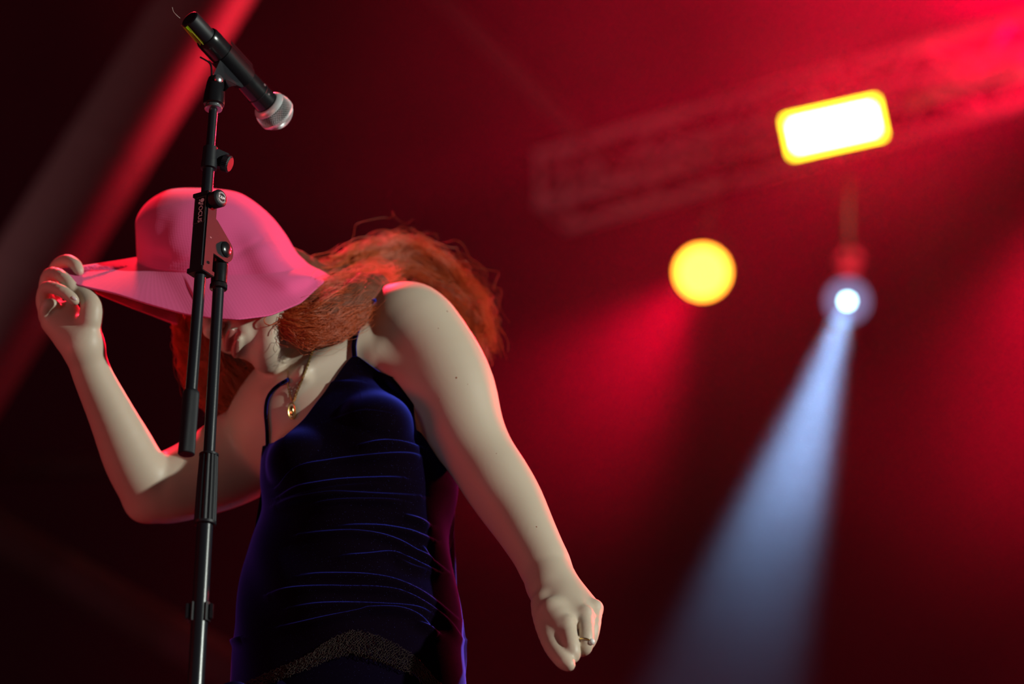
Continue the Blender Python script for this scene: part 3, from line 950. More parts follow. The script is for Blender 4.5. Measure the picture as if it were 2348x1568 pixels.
M_velvet = velvet('navy velvet', (0.0030, 0.0006, 0.004), (0.08, 0.10, 1.0), .08, .3)
z7 = lambda l: [(480 + x * .362, 1000 + y * .362) for x, y in l]
FOLDS = [([(940, 60), (1080, 38), (1200, 45), (1340, 78)], 1.0), ([(430, 330), (560, 210), (750, 160), (900, 135), (1100, 118), (1250, 118), (1340, 135)], .8),
         ([(440, 390), (560, 325), (700, 300), (900, 275), (1100, 266), (1230, 268)], 1.0), ([(430, 420), (600, 365), (800, 330), (1000, 308), (1100, 302)], .6),
         ([(420, 440), (560, 390), (750, 363), (900, 362), (1100, 370), (1330, 382)], .8), ([(640, 438), (750, 415), (900, 405), (1100, 405), (1230, 415)], .8),
         ([(1230, 500), (1320, 530), (1390, 570)], .9), ([(830, 575), (950, 568), (1100, 572), (1250, 600), (1330, 630), (1415, 668)], .9),
         ([(570, 620), (750, 610), (930, 608), (1080, 625), (1200, 665), (1300, 725), (1400, 795), (1500, 870)], .9),
         ([(850, 760), (1000, 755), (1150, 740), (1250, 775), (1350, 825), (1440, 870)], 1.1), ([(1180, 780), (1280, 830), (1370, 860)], .6),
         ([(590, 880), (700, 868), (850, 872), (1000, 885), (1150, 912), (1280, 960), (1400, 1030), (1560, 1160)], .9),
         ([(380, 1000), (480, 975), (600, 960), (750, 952), (900, 957), (1050, 965), (1200, 990), (1350, 1060), (1500, 1170), (1600, 1290)], 1.1),
         ([(510, 1090), (700, 1065), (900, 1060), (1100, 1070), (1250, 1082), (1330, 1100), (1400, 1135)], 1.0),
         ([(450, 1205), (600, 1180), (800, 1140), (950, 1110), (1020, 1097), (1200, 1105), (1330, 1150), (1420, 1240)], 1.2), ([(1310, 1180), (1380, 1215), (1450, 1255)], .8),
         ([(130, 1300), (210, 1275)], .8), ([(1340, 700), (1400, 800)], .6), ([(700, 470), (800, 455), (900, 440)], .3)]
FOLDS = [(np.array(z7(l)), a) for l, a in FOLDS] + [(np.array([(700, 905), (760, 880), (830, 880)]), .35), (np.array([(760, 965), (830, 945), (900, 950)]), .3)]


def fold_disp(px, py):
    """height of the gathers at picture-plane station (px,py) of the dress, metres"""
    out = np.zeros_like(px)
    for pl, amp in FOLDS:
        c = catmull(pl, len(pl) * 6); best = np.full(px.shape, 1e9); sg = np.zeros_like(px); tt = np.zeros_like(px)
        for i in range(len(c) - 1):
            a, b = c[i], c[i + 1]; ba = b - a
            t = np.clip(((px - a[0]) * ba[0] + (py - a[1]) * ba[1]) / (ba @ ba), 0, 1)
            qx, qy = px - a[0] - t * ba[0], py - a[1] - t * ba[1]
            dd = np.hypot(qx, qy); m = dd < best
            best = np.where(m, dd, best); sg = np.where(m, np.sign(qy), sg); tt = np.where(m, (i + t) / (len(c) - 1), tt)
        taper = np.sin(np.pi * np.clip(tt, .02, .98)) ** .5
        wdt = np.where(sg > 0, 12.0, 3.4)
        out += amp * .0072 * taper * np.exp(-(best / wdt) ** 2)
    return out


def proj(p):
    v = p - A(CAM); w = -(v @ CN); return W / 2 + FPX * (v @ CX) / w, H / 2 - FPX * (v @ CY) / w


def vtop(px):
    return np.interp(px, [598, 612, 630, 655, 700, 760, 800, 813, 826, 870, 920, 960, 1000, 1040], [1026, 1018, 1016, 1003, 955, 880, 826, 812, 818, 848, 872, 905, 960, 960])


def vbot(px):
    return np.interp(px, [520, 640, 720, 760, 806, 870, 947, 1000, 1075], [1600, 1552, 1520, 1502, 1490, 1508, 1541, 1590, 1650])


NTH, NV_ = 560, 300
th = np.concatenate([np.linspace(0, math.pi, 400, endpoint=False), np.linspace(math.pi, 2 * math.pi, 160, endpoint=False)])
PYB = np.interp


def dress_pts(th, py, extra=0.0):
    b = np.interp(py, TPY[::-1], _bb[::-1])
    a0, c0, w, d = row(b, TA_), row(b, TC_), row(b, TW_) + extra, row(b, TD_) + extra
    a = a0 + w * np.cos(th); c = c0 + d * np.sin(th)
    return a[..., None] * CX + b[..., None] * CY + c[..., None] * CN


def dress_grid(th, v0f, v1f, nv, extra=0.0, folds=True):
    f = np.linspace(0, 1, nv)[:, None]
    T = np.broadcast_to(th, (nv, len(th)))
    # picture x for every column, found by iteration
    px = None; top = np.full(len(th), 950.0); bot = np.full(len(th), 1540.0)
    for _ in range(9):
        pt, _y = proj(dress_pts(th, top)); pb, _y2 = proj(dress_pts(th, bot))
        fr_ = np.sin(th) > -.05
        top = np.where(fr_, top + v0f(pt) - _y, np.interp(th, [math.pi, 1.2 * math.pi, 1.8 * math.pi, 2 * math.pi], [1022, 940, 930, 940]))
        bot = np.where(fr_, bot + v1f(pb) - _y2, np.interp(th, [math.pi, 2 * math.pi], [1600, 1650]))
    PYg = top + (bot - top) * f
    p = dress_pts(T, PYg, extra)
    sn = np.clip(np.sin(T), 0, 1)
    pxg, pyg = proj(p)
    for bx, by, am, sg in BUMPS:
        p = p + (am * np.exp(-(((pxg - bx) ** 2 + (pyg - by) ** 2) / (2 * sg * sg))) * sn)[..., None] * CN
    if folds:
        nrm = np.cross(np.gradient(p, axis=1), np.gradient(p, axis=0)); nrm /= np.linalg.norm(nrm, axis=2, keepdims=True) + 1e-9
        if (nrm[nv // 2, len(th) // 4] @ CN) < 0: nrm = -nrm
        front = np.where(np.sin(T) > -.1, 1, 0)
        p = p + (fold_disp(pxg, pyg) * front)[..., None] * nrm
        rng = np.random.RandomState(3)
        for _ in range(10):
            kx_, ky_, ph = rng.uniform(2, 9), rng.uniform(.01, .05), rng.uniform(0, 6)
            p = p + (.0007 * np.sin(T * kx_ + PYg * ky_ + ph))[..., None] * nrm
    return p


def grid_mesh(name, p, m, parent, closed=True, solid=0.0):
    nv, nt_ = p.shape[:2]; idx = np.arange(nv * nt_).reshape(nv, nt_)
    nx_ = np.roll(idx, -1, axis=1)
    if not closed: i0, i1 = idx[:, :-1], idx[:, 1:]
    else: i0, i1 = idx, nx_
    q = np.stack([i0[:-1], i0[1:], i1[1:], i1[:-1]], -1).reshape(-1, 4)
    o = fast_mesh(name, p.reshape(-1, 3), q, np.zeros((0, 3), int), m, parent)
    if solid:
        md = o.modifiers.new('thick', 'SOLIDIFY'); md.thickness = solid; md.offset = 0
    return o


def over_body(p, off, lim, x0, x1, y0=0, y1=9999, it=6):
    """lift cloth that would sink into the skin"""
    sh = p.shape[:2]; q = p.reshape(-1, 3); x_, y_ = proj(q)
    C = A(CAM); idx = np.nonzero((x_ > x0) & (x_ < x1) & (y_ > y0) & (y_ < y1))[0]
    lift = np.zeros(len(q))
    for i in idx:
        v = q[i] - C; L_ = math.sqrt(v @ v); h = BV.ray_cast(CAM, Vector(v / L_))
        if h[0] is not None and -off < L_ - h[3] < lim: lift[i] = L_ - h[3] + off
    lift = lift.reshape(sh)
    if it > 20:
        lift = np.max([np.roll(lift, k, 1) for k in range(-7, 8)], axis=0)
        lift = np.max([lift] + [np.vstack([lift[k:], np.repeat(lift[-1:], k, 0)]) for k in (2, 4, 6)] + [np.vstack([np.repeat(lift[:1], k, 0), lift[:-k]]) for k in (2, 4, 6)], axis=0)
    kx = 0; kx = np.array([.25, .5, .25])
    l2 = lift.copy()
    for _ in range(it):
        l2 = (np.roll(l2, 1, 1) + 2 * l2 + np.roll(l2, -1, 1)) / 4
        l2[1:-1] = (l2[:-2] + 2 * l2[1:-1] + l2[2:]) / 4
        l2 = np.maximum(l2, lift)
    for _ in range(it // 2):
        l2[:, 1:-1] = (l2[:, :-2] + 2 * l2[:, 1:-1] + l2[:, 2:]) / 4
        l2[1:-1] = (l2[:-2] + 2 * l2[1:-1] + l2[2:]) / 4
    v = p - C; v /= np.linalg.norm(v, axis=2, keepdims=True)
    return p - v * l2[..., None]


DP = dress_grid(th, vtop, vbot, NV_)
DP[:, :400] = over_body(DP[:, :400], .0035, .045, 600, 950, 0, 1200)
print('RENDERHEM', [tuple(np.round(np.array(proj(DP[-1, i]))).astype(int)) for i in range(0, 400, 25)])
dress = grid_mesh('dress', DP, M_velvet, person, True, .0016)
dress['label'] = 'dark blue velvet slip dress with gathered folds'
# trim along the neckline
e = dress_grid(np.linspace(.02, math.pi - .02, 260), vtop, vbot, 3, .0012, False)[0]
# straps
def strap(pts, r, name='strap'):
    return obj(name, tube(pts, r, 10, res=len(pts) * 8), M_velvet, dress)


S1 = [dress_pts(np.array(1.45), np.array(815.0))]
strap([surf(813, 818, .004), surf(812, 790, .003), surf(818, 762, .003), surf(829, 735, .003), surf(845, 705, .003), surf(858, 690, .001), P(880, 690, 3.20)], .0036)
strap([surf(613, 1022, .006), surf(612, 985, .005), surf(609, 945, .004), surf(613, 915, .003), surf(625, 895, .003), surf(640, 882, .003), surf(660, 870, .0), P(690, 850, 3.2)], .0026)
# loose back panel of the dress
bk = []
for i in range(30):
    f = i / 29; l = catmull([(1046, 1045, 3.27), (1051, 1070, 3.27), (1052, 1095, 3.27), (1043, 1150, 3.275), (1034, 1200, 3.28), (1027, 1240, 3.28)], 30)[i]
    wpx = 60
    bk.append([A(P(l[0] - wpx * g, l[1], l[2] - .05 * g * 0 + .02 * math.sin(g * 2))) for g in np.linspace(0, 1, 10)])
dp = grid_mesh('back_panel', np.array(bk), M_velvet, dress, False, .002)

# lace hem: net of small rings and scallops
M_lace = mat('brown black lace', (0.045, 0.026, 0.020), 0.8)
lace_px = np.linspace(560, 1010, 96)
bm = bmesh.new(); R = []
th_l = np.linspace(.30, math.pi - .12, 260)
gl = dress_grid(th_l, lambda x: vbot(x) - np.interp(x, [540, 700, 780, 830, 900, 1000], [16, 24, 44, 52, 50, 30]), lambda x: vbot(x) + 6, 18, .0035, False)
nvl, ntl = gl.shape[:2]
rng = np.random.RandomState(8)
vv = [[bm.verts.new(gl[j, i] + rng.normal(0, .0007, 3) + (CY * -.0022 * abs(math.sin(i * .42)) if j == nvl - 1 else 0)) for i in range(ntl)] for j in range(nvl)]
for j in range(0, nvl - 2):
    for i in range(1, ntl - 1):
        if (i + j) % 2 == 0:
            try: bm.faces.new((vv[j][i], vv[j + 1][i + 1], vv[j + 2][i], vv[j + 1][i - 1]))
            except Exception: pass
for v in [v for v in bm.verts if not v.link_faces]: bm.verts.remove(v)
lace = obj('lace_trim', bm, M_lace, dress, smooth=False)
lace['kind'] = 'stuff'; lace['label'] = 'dark openwork lace hem'
wf = lace.modifiers.new('net', 'WIREFRAME'); wf.thickness = .0008; wf.use_even_offset = False; wf.use_boundary = True

# ------------------------------------------------------------------ trousers and shoes (below the picture they carry the figure)
M_trs = velvet('blue black trousers', (0.003, 0.001, 0.007), (0.05, 0.04, 0.35), .05)
pel = dress_grid(np.linspace(0, 2 * math.pi, 60, endpoint=False), lambda x: x * 0 + 1440, lambda x: x * 0 + 1690, 20, -.005, False)
tr = grid_mesh('trousers', pel, M_trs, person)
hipc = P(800, 1650, 3.2)
for nm, off, kx_, fx_ in (('trouser_leg', (-.085, -.05), (-.15, -.02), (-.17, .02)), ('trouser_leg', (.080, .02), (.11, .0), (.10, .06))):
    hp = Vector((hipc.x + off[0], 3.2 + off[1], hipc.z - .03))
    kn_ = Vector((hipc.x + kx_[0], 3.2 + kx_[1] - .02, FL + .50)); an_ = Vector((hipc.x + fx_[0], 3.2 + fx_[1], FL + .09))
    obj(nm, tube([hp + Vector((0, 0, .02)), hp, hp.lerp(kn_, .5), kn_, kn_.lerp(an_, .4), an_ + Vector((0, 0, .02)), an_ - Vector((0, 0, .01))], [.060, .078, .074, .062, .062, .058, .060], 28, res=36), M_trs, tr)
    fd = Vector((-.45, -.89, 0))
    obj('shoe', tube([an_ - fd * .06 - Vector((0, 0, .045)), an_ - fd * .03 - Vector((0, 0, .042)), an_ + fd * .06 - Vector((0, 0, .048)), an_ + fd * .13 - Vector((0, 0, .056)), an_ + fd * .175 - Vector((0, 0, .062))], [.030, .045, .041, .034, .020], 20, res=24), M_blk_matte, person)
# raised thigh that shows at the lower left
obj('thigh', tube([P(640, 1760, 3.16), P(575, 1710, 3.10), P(526, 1618, 3.05), P(516, 1600, 3.045)], [.06, .05, .040, .026], 24, res=24), M_trs, tr)

# ------------------------------------------------------------------ bucket hat
M_hat = mat('pink waffle cotton', (0.80, 0.095, 0.27), 0.9, spec=0.1)
nt = M_hat.node_tree; b = nt.nodes['Principled BSDF']
b.inputs['Sheen Weight'].default_value = .25; b.inputs['Sheen Tint'].default_value = (1, .55, .7, 1)
uv = nt.nodes.new('ShaderNodeUVMap'); sep = nt.nodes.new('ShaderNodeSeparateXYZ'); nt.links.new(uv.outputs[0], sep.inputs[0])
hs = []
for k_, o_ in enumerate(('X', 'Y')):
    mlt = nt.nodes.new('ShaderNodeMath'); mlt.operation = 'MULTIPLY'; mlt.inputs[1].default_value = 2 * math.pi / .0042
    sn_ = nt.nodes.new('ShaderNodeMath'); sn_.operation = 'SINE'
    nt.links.new(sep.outputs[o_], mlt.inputs[0]); nt.links.new(mlt.outputs[0], sn_.inputs[0]); hs.append(sn_)
ad = nt.nodes.new('ShaderNodeMath'); ad.operation = 'MAXIMUM'; nt.links.new(hs[0].outputs[0], ad.inputs[0]); nt.links.new(hs[1].outputs[0], ad.inputs[1])
bpn = nt.nodes.new('ShaderNodeBump'); bpn.inputs['Strength'].default_value = .14; bpn.inputs['Distance'].default_value = .0006
nt.links.new(ad.outputs[0], bpn.inputs['Height']); nt.links.new(bpn.outputs['Normal'], b.inputs['Normal'])

CS = [(474, 434, 3.13, 2, 0, 0, 2, .004), (472, 438, 3.13, 66, 4, -4, 6, .045), (474, 454, 3.13, 104, 10, -4, 14, .078), (478, 484, 3.13, 142, 16, -2, 20, .098),
      (484, 520, 3.13, 168, 20, 0, 26, .110), (497, 560, 3.13, 182, 24, 2, 32, .118), (510, 602, 3.135, 192, 6, 0, 34, .124)]
HEM = {0: (757, 632, 3.160), 25: (742, 648, 3.080), 50: (690, 695, 3.025), 70: (620, 724, 3.000), 90: (545, 733, 2.975), 108: (480, 729, 2.975), 124: (425, 721, 2.985 + 0.01 * (HY - 3.078)),
       138: (340, 698, 3.005 + 0.30 * (HY - 3.078)), 150: (260, 672, 3.027 + 0.60 * (HY - 3.078)), 160: (182, 656, 3.045 + 0.85 * (HY - 3.078)), 168: (132, 638, 3.068 + 1.00 * (HY - 3.078)), 176: (126, 625, 3.072 + 1.00 * (HY - 3.078)), 184: (132, 618, 3.078 + 1.00 * (HY - 3.078)), 194: (150, 616, 3.084 + 1.00 * (HY - 3.078)),
       206: (196, 613, 3.095 + 1.00 * (HY - 3.078)), 216: (168, 640, 3.100 + 1.00 * (HY - 3.078)), 226: (215, 670, 3.110 + 0.90 * (HY - 3.078)), 238: (300, 705, 3.140 + 0.60 * (HY - 3.078)), 250: (372, 732, 3.180 + 0.30 * (HY - 3.078)), 262: (424, 752, 3.180), 285: (500, 712, 3.230), 310: (610, 690, 3.280), 335: (710, 655, 3.280)}
NTHh = 360
ths = np.arange(NTHh) * 2 * math.pi / NTHh
hk = sorted(HEM); hx = np.array([math.radians(a_) for a_ in hk]); hp_ = np.array([A(P(*HEM[a_])) for a_ in hk])
hem = np.stack([np.interp(ths, np.append(hx, 2 * math.pi), np.append(hp_[:, k], hp_[0, k])) for k in range(3)], 1)
kk = np.hanning(13); kk /= kk.sum()
hem = np.stack([np.convolve(np.concatenate([hem[-6:, k], hem[:, k], hem[:6, k]]), kk, 'valid') for k in range(3)], 1)
# frayed teeth along the upper hem near the hand
RINGS = []
for (x_, y_, Y_, rx, ry, nx_, ny_, nd) in CS:
    c0 = A(P(x_, y_, Y_)); k_ = 1 / PXM(x_, y_, Y_)
    a_ = (CX * rx - CY * ry) * k_; n_ = (CX * nx_ - CY * ny_) * k_ + CN * nd
    ct = np.cos(ths)[:, None]; st_ = np.sin(ths)[:, None]
    RINGS.append(c0 + a_ * ct + n_ * st_)
seam = RINGS[-1]
crown = np.array(RINGS)
crown = np.stack([catmull(crown[:, i], 60) for i in range(NTHh)], 1)
nb = 46
brim = []
for j in range(1, nb + 1):
    f = j / nb
    s_ = seam * (1 - f) + hem * f
    # the cloth bellies out near the crown and rides over it
    out = (seam - seam.mean(0)); out /= np.linalg.norm(out, axis=1, keepdims=True)
    wgt = np.where(np.abs(np.degrees(ths) - 185) < 75, .25, 1.0)[:, None]
    s_ = s_ + out * (.004 * math.sin(f * math.pi) * wgt)
    # pulled pleats running to the hand
    rid = np.zeros(NTHh)
    for a0_, am_, wd_ in ((142, .004, 9), (160, -.004, 7)):
        rid += am_ * np.exp(-((np.degrees(ths) - a0_) / wd_) ** 2)
    s_ = s_ + (rid * math.sin(f * math.pi) ** .7)[:, None] * CN
    brim.append(s_)
hatp = np.concatenate([crown, np.array(brim)])
# dents of the soft crown
hx_, hy_ = proj(hatp.reshape(-1, 3)); hx_ = hx_.reshape(hatp.shape[:2]); hy_ = hy_.reshape(hatp.shape[:2])
ctr = np.array(P(480, 600, 3.14)); nr = hatp - ctr; nr /= np.linalg.norm(nr, axis=2, keepdims=True)
nearm = np.clip((nr @ CN) * 2, 0, 1)


def dent(x0, y0, x1, y1, amp, wd):
    ba = np.array([x1 - x0, y1 - y0], float)
    t = np.clip(((hx_ - x0) * ba[0] + (hy_ - y0) * ba[1]) / (ba @ ba), 0, 1)
    d_ = np.hypot(hx_ - x0 - t * ba[0], hy_ - y0 - t * ba[1])
    return amp * np.exp(-(d_ / wd) ** 2) * np.sin(np.pi * np.clip(t, .05, .95)) ** .5


dd_ = dent(530, 590, 610, 545, -.0075, 7) + dent(535, 608, 625, 560, .004, 14) + dent(520, 600, 640, 600, -.002, 22) + dent(345, 585, 395, 592, -.012, 16) + dent(380, 500, 360, 570, -.006, 18) \
    + dent(330, 470, 420, 455, -.004, 12) + dent(395, 608, 455, 590, -.009, 7) + dent(420, 470, 400, 560, .003, 20) + dent(690, 670, 730, 650, -.004, 12)
hatp = hatp + (.28 * dd_ * nearm)[..., None] * nr
hatp[:, :180] = over_body(hatp[:, :180], .012, .09, 300, 800, 0, 9999, 60)
hat = grid_mesh('bucket_hat', hatp, M_hat, person, True, .0022)
hat['label'] = 'pink bucket hat with its brim stretched to the hand'
md = hat.modifiers[0]
me = hat.data
uvl = me.uv_layers.new(name='UVMap')
nv_, nt_ = hatp.shape[:2]
# lengths for the weave
Vl = np.concatenate([[0], np.cumsum(np.linalg.norm(np.diff(hatp, axis=0), axis=2).mean(1))])
li = np.empty(len(me.loops), np.int32); me.loops.foreach_get('vertex_index', li)
jj, ii = li // nt_, li % nt_
first = np.repeat(ii.reshape(-1, 4).max(1) - ii.reshape(-1, 4).min(1) > 10, 4)
iu = np.where(first & (ii == 0), nt_, ii)
uvs = np.stack([iu / nt_ * .70, Vl[jj]], 1).astype(np.float32)
uvl.data.foreach_set('uv', uvs.ravel())
# seam ridge and frayed edge threads
obj('stitched_seam', tube([Vector(p) + Vector(CN) * .0006 for p in crown[-2][::3]], .0010, 6, closed=True), M_hat, hat)
random.seed(11)
bm = bmesh.new()
for k in range(150):
    x_ = random.uniform(176, 300); y_ = 613 + (x_ - 180) * .0 + random.uniform(-1, 4); L_ = random.uniform(4, 13)
    Yq = HY + .002 + (x_ - 176) / 125 * .04
    tube([P(x_, y_ + 3, Yq), P(x_ - L_ * .5, y_ - 1, Yq), P(x_ - L_, y_ - random.uniform(0, 5), Yq)], [.0006, .0005, .0002], 4, bm=bm)
fe = obj('frayed_edge', bm, M_hat, hat); fe['kind'] = 'stuff'; fe['label'] = 'frayed pink threads along the pulled brim'

# ------------------------------------------------------------------ necklace, ring, nails
M_brass = mat('old brass', (0.55, 0.36, 0.12), 0.3, metal=0.9)
M_gold = mat('gold', (0.95, 0.68, 0.25), 0.2, metal=1.0)
M_pearl = mat('pearl', (0.85, 0.82, 0.80), 0.18, spec=.8)
M_nail = mat('fingernail', (0.66, 0.50, 0.52), 0.18, spec=.7)
chain1 = [surf(x, y, .0015) for x, y in ((722, 790), (714, 812), (706, 835), (697, 858), (688, 880), (679, 902), (673, 920))]
chain2 = [surf(x, y, .0015) for x, y in ((660, 850), (659, 870), (660, 888), (664, 905), (669, 920))]
nk = obj('necklace', tube(chain1, .0007, 6, res=60), M_brass, person); nk['label'] = 'thin brass chain with an oval pendant'
obj('chain_side', tube(chain2, .0006, 6, res=40), M_brass, nk)
cp = catmull([A(v) for v in chain1], 34)
for i in range(0, 33):
    a_, b_ = Vector(cp[i]), Vector(cp[i + 1]); c_ = (a_ + b_) / 2; t_ = (b_ - a_).normalized()
    nn = Vector(CN) if i % 2 else t_.cross(Vector(CN)); s2 = t_.cross(nn).normalized()
    obj('chain_link', tube([c_ + t_ * .0034 * math.cos(u) + s2 * .0016 * math.sin(u) for u in np.linspace(0, 2 * math.pi, 11)[:-1]], .0006, 5, closed=True), M_brass, nk)
pc_ = surf(669, 942, .004)
dn = (surf(669, 958, .004) - surf(669, 925, .004)).normalized(); nn = Vector(CN); rt = dn.cross(nn).normalized()
for q_, rr in ((0, .0011), (1, .0007)):
    sc2 = 1 - .38 * q_
    obj('pendant' if not q_ else 'pendant_rim', tube([pc_ + dn * .0112 * sc2 * math.cos(u) + rt * .0050 * sc2 * math.sin(u) for u in np.linspace(0, 2 * math.pi, 25)[:-1]], rr, 8, closed=True), M_brass, nk)
bm = bmesh.new(); bmesh.ops.create_uvsphere(bm, u_segments=16, v_segments=10, radius=1, matrix=Matrix.Translation(pc_) @ M4(Vector((0, 0, 0)), rt * .0030, nn * .0016, dn * .0068))
obj('pendant_bead', bm, M_gold, nk)
# ring on the third finger of the fist
rc = surf(1342, 1474, 0) - (CAM - surf(1342, 1474, 0)).normalized() * .0078
rz = (P(1352, 1430, 3.010) - P(1340, 1478, 3.0)).normalized()
xr, yr, zr = frame_from(rz)
rg = obj('ring', tube([rc + (xr * math.cos(u) + yr * math.sin(u)) * .0098 for u in np.linspace(0, 2 * math.pi, 33)[:-1]], .0011, 8, closed=True), M_gold, person)
rg['label'] = 'thin gold ring with a pearl'
bm = bmesh.new(); bmesh.ops.create_uvsphere(bm, u_segments=20, v_segments=12, radius=.0042, matrix=Matrix.Translation(P(1357, 1471, rc.y - .006)))
obj('pearl', bm, M_pearl, rg)
for (x_, y_, w_, h_, rot) in ((170, 684, 8, 15, -40),):
    c_ = surf(x_, y_, .0002); n_ = (CAM - c_).normalized()
    t_ = (cx * math.cos(math.radians(rot)) + cy * math.sin(math.radians(rot))); t_ = (t_ - n_ * t_.dot(n_)).normalized(); s2 = n_.cross(t_)
    bm = bmesh.new(); bmesh.ops.create_uvsphere(bm, u_segments=18, v_segments=10, radius=1, matrix=Matrix.Translation(c_) @ M4(Vector((0, 0, 0)), t_ * h_ / 2 / 1730, s2 * w_ / 2 / 1730, n_ * .0012))
    obj('fingernail', bm, M_nail, person)
M_mole = mat('mole', (0.30, 0.10, 0.05), .6)
for (x_, y_, r_) in ((1046, 866, .0016), (1025, 714, .0012), (1005, 753, .0010), (1008, 914, .0010), (1230, 1208, .0012), (1072, 881, .0008), (1138, 1040, .0009)):
    c_ = surf(x_, y_, -.0002); bm = bmesh.new(); bmesh.ops.create_uvsphere(bm, u_segments=10, v_segments=6, radius=r_, matrix=Matrix.Translation(c_))
    bmesh.ops.scale(bm, vec=(1, .35, 1), verts=bm.verts, space=Matrix.Translation(-c_))
    obj('mole', bm, M_mole, person)

# ------------------------------------------------------------------ hair
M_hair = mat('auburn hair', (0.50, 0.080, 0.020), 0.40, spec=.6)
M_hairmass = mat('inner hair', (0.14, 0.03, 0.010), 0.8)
rs = np.random.RandomState(21)


def strands(name, guides, n, npt, spread, curl, frizz, r, label=None, jitter_end=.5, sag=0):
    """guides: list of polylines of (px,py,Y); strands wander between neighbouring guides"""
    G = np.array([catmull([A(P(*q)) for q in g], npt) for g in guides])
    t = np.linspace(0, 1, npt)[None, :, None]
    nc = max(12, n // 26); cl_ = rs.randint(0, nc, n)
    # every lock has its own course, its strands stay close to it
    uc = np.sort(rs.uniform(0, len(G) - 1, nc)); u = np.clip(uc[cl_] + rs.normal(0, .03, n), 0, len(G) - 1 - 1e-6)
    i0 = np.minimum(u.astype(int), max(len(G) - 2, 0)); fr_ = (u - i0)[:, None, None]
    base = G[i0] * (1 - fr_) + G[np.minimum(i0 + 1, len(G) - 1)] * fr_
    offs = (rs.normal(0, 1, (nc, 1, 3)) * spread[0])[cl_] + rs.normal(0, .0018, (n, 1, 3))
    offe = (rs.normal(0, 1, (nc, 1, 3)) * spread[1])[cl_] + rs.normal(0, .0035, (n, 1, 3))
    base = base + offs * (1 - t) + offe * t
    e0 = rs.uniform(0, .35, (n, 1)) * (rs.uniform(0, 1, (n, 1)) < .5)
    e1 = 1 - (jitter_end * rs.uniform(0, 1, nc) ** 2)[cl_][:, None] - rs.uniform(0, .08, (n, 1))
    tt = (e0 + (e1 - e0) * np.linspace(0, 1, npt)[None, :]) * (npt - 1)
    j = np.minimum(tt.astype(int), npt - 2); ff = (tt - j)[..., None]
    ar = np.arange(n)[:, None]
    S = base[ar, j] * (1 - ff) + base[ar, j + 1] * ff
    cf_ = rs.uniform(2.5, 6.5, nc)[cl_][:, None]; ph = (rs.uniform(0, 6.28, nc)[cl_] + rs.normal(0, .30, n))[:, None]
    ax1 = rs.normal(0, 1, (nc, 3)); ax2 = rs.normal(0, 1, (nc, 3))
    ax1 /= np.linalg.norm(ax1, axis=1)[:, None]; ax2 /= np.linalg.norm(ax2, axis=1)[:, None]
    amp = (curl * rs.uniform(.35, 1.5, nc)[cl_])[:, None, None] * (0.30 + .70 * np.linspace(0, 1, npt)[None, :, None])
    w_ = tt / (npt - 1) * cf_ * 6.28 + ph
    S = S + amp * (np.sin(w_)[..., None] * ax1[cl_][:, None, :] + np.cos(w_)[..., None] * ax2[cl_][:, None, :])
    wild = (rs.uniform(0, 1, n) < .12)[:, None, None]
    fz = np.cumsum(rs.normal(0, 1, (n, npt, 3)), axis=1)
    for _ in range(3): fz[:, 1:-1] = (fz[:, :-2] + 2 * fz[:, 1:-1] + fz[:, 2:]) / 4
    fz = (fz - fz[:, :1]) * frizz
    S = S + fz * np.where(wild, 2.6, .8)
    cu = bpy.data.hair_curves.new(name)
    cu.add_curves([npt] * n)
    cu.position_data.foreach_set('vector', S.astype(np.float32).ravel()) if hasattr(cu, 'position_data') else cu.attributes['position'].data.foreach_set('vector', S.astype(np.float32).ravel())
    ra = cu.attributes.get('radius') or cu.attributes.new('radius', 'FLOAT', 'POINT')
    ra.data.foreach_set('value', np.repeat((r * rs.uniform(.7, 1.3, n)).astype(np.float32), npt) * np.tile(np.linspace(1, .45, npt).astype(np.float32), n))
    cu.materials.append(M_hair)
    o_ = bpy.data.objects.new(name, cu); COL.objects.link(o_)
    o_['kind'] = 'stuff'
    if label: o_['label'] = label
    return o_


def par(o_, p_):
    o_.parent = p_; o_.matrix_parent_inverse = Matrix.Translation(-p_.location)


def mass(chains, m):
    bm = bmesh.new()
    o_ = None
    me_ = bpy.data.metaballs.new('tmp')
    return


def hair_mass(chs):
    global GRID, GLO, GHI, GN
    sv = (GRID, GLO, GHI, GN, VX)
    GLO = np.array([-.60, 2.9, 2.55]); GHI = np.array([.05, 3.55, 3.15]); globals()['VX'] = .005
    GN = np.ceil((GHI - GLO) / VX).astype(int); GRID = np.full(GN, .06, np.float32)
    for c_ in chs: chain(c_, k=.03)
    g_ = openvdb.FloatGrid(.06); g_.copyFromArray(np.ascontiguousarray(GRID), tolerance=0.0)
    p_, t_, q_ = g_.convertToPolygons(isovalue=0.0, adaptivity=0.0)
    p_ = p_.astype(float) * VX + GLO
    p_ = smooth_pts(p_, q_, 2)
    p_ = p_ + .0015 * np.sin(p_[:, [1, 2, 0]] * 190) + .001 * np.sin(p_[:, [2, 0, 1]] * 410)
    GRID, GLO, GHI, GN, vx_ = sv; globals()['VX'] = vx_
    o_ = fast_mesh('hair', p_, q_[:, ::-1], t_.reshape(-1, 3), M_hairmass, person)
    return o_


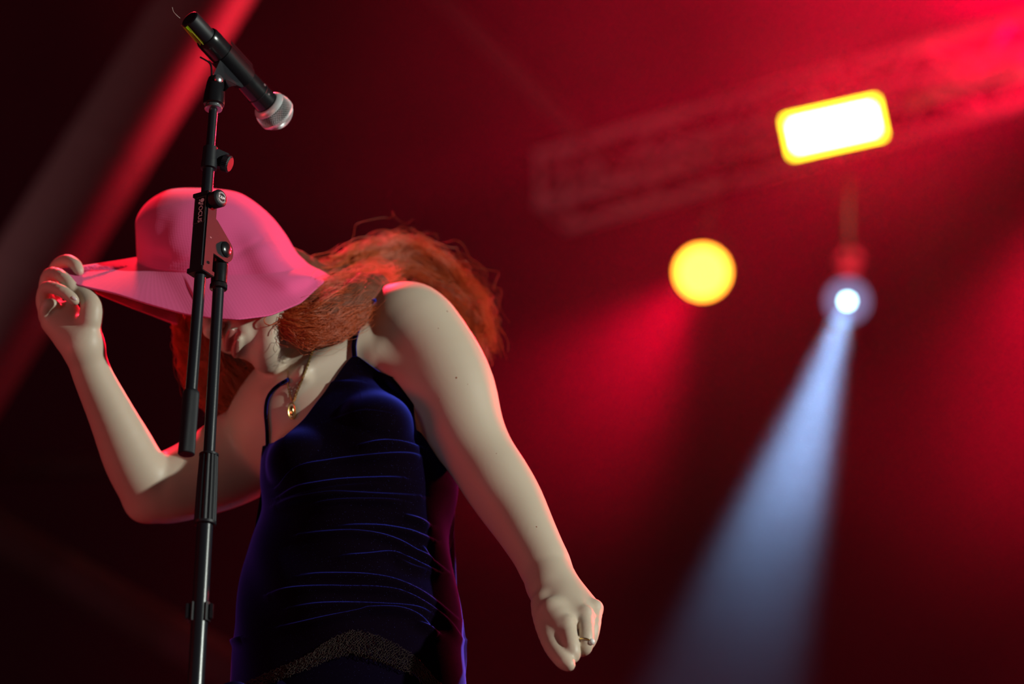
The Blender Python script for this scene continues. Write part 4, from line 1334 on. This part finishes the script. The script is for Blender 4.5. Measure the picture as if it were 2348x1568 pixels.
hair = hair_mass([[(660, 650, 3.21, .050), (720, 670, 3.25, .026), (800, 650, 3.29, .026), (880, 640, 3.33, .030), (960, 660, 3.35, .034), (1030, 710, 3.36, .028), (1070, 760, 3.355, .016)],
                  [(665, 705, 3.12, .014), (700, 735, 3.085, .020), (750, 735, 3.09, .024), (810, 700, 3.12, .026), (860, 670, 3.18, .026)],
                  [(450, 770, 3.22, .012), (455, 840, 3.22, .016), (490, 880, 3.23, .026), (530, 920, 3.24, .022)],
                  [(520, 820, 3.24, .04), (580, 850, 3.24, .045), (640, 870, 3.24, .035)]])
hair['label'] = 'long frizzy auburn hair spilling from under the hat'
par(strands('back_strands', [
    [(680, 640, 3.22), (760, 620, 3.27), (850, 600, 3.32), (930, 595, 3.35), (1000, 640, 3.37), (1060, 700, 3.37), (1095, 770, 3.35)],
    [(680, 665, 3.20), (760, 650, 3.25), (850, 640, 3.30), (940, 640, 3.33), (1010, 690, 3.34), (1060, 740, 3.34), (1085, 790, 3.33)],
    [(670, 680, 3.17), (750, 675, 3.21), (830, 665, 3.27), (910, 655, 3.31), (980, 690, 3.32), (1040, 740, 3.32), (1070, 780, 3.32)]],
    7500, 40, (.010, .016), .0055, .0009, .00032, 'frizzy lit strands over the shoulder'), hair)
par(strands('fly_away_strands', [
    [(770, 610, 3.27), (850, 580, 3.32), (930, 572, 3.35), (1005, 610, 3.37), (1075, 680, 3.37), (1112, 770, 3.35)],
    [(800, 615, 3.27), (870, 590, 3.31), (950, 590, 3.34), (1020, 640, 3.36), (1085, 720, 3.36), (1110, 800, 3.34)]],
    1300, 44, (.012, .016), .007, .0011, .00034, 'loose frizzy strands standing off the hair'), hair)
par(strands('front_strands', [
    [(620, 690, 3.09), (690, 672, 3.09), (770, 655, 3.11), (840, 635, 3.18), (920, 625, 3.27)],
    [(610, 705, 3.08), (690, 698, 3.07), (770, 676, 3.09), (840, 655, 3.14), (900, 645, 3.23)],
    [(610, 715, 3.07), (670, 722, 3.055), (740, 712, 3.06), (810, 690, 3.10), (870, 670, 3.17)],
    [(615, 722, 3.065), (665, 742, 3.05), (730, 744, 3.055), (800, 718, 3.08), (855, 690, 3.13)],
    [(620, 728, 3.06), (660, 765, 3.05), (710, 782, 3.05), (775, 762, 3.07), (835, 715, 3.11)]],
    5600, 32, (.004, .009), .0040, .0007, .00028, 'auburn strands falling over the neck'), hair)
par(strands('hanging_strands', [
    [(412, 735, 3.19), (418, 780, 3.19), (432, 840, 3.20), (460, 890, 3.21), (505, 940, 3.22)],
    [(440, 740, 3.18), (450, 800, 3.18), (470, 850, 3.19), (510, 895, 3.20), (550, 930, 3.22)],
    [(500, 800, 3.20), (530, 840, 3.20), (560, 875, 3.20), (590, 895, 3.21), (620, 900, 3.22)],
    [(560, 815, 3.20), (600, 845, 3.19), (630, 860, 3.18), (650, 868, 3.18), (668, 860, 3.17)]],
    3000, 28, (.008, .010), .006, .0009, .00028), hair)
obj('loose_curl', tube([surf(632, 718, .003), surf(616, 722, .003), surf(606, 731, .003), surf(609, 742, .003), surf(622, 745, .003), surf(640, 736, .003)], .0007, 6, res=40), M_hair, hair)
obj('loose_curl', tube([surf(648, 738, .003), surf(636, 744, .003), surf(626, 756, .003), surf(622, 768, .003)], .0005, 6, res=30), M_hair, hair)
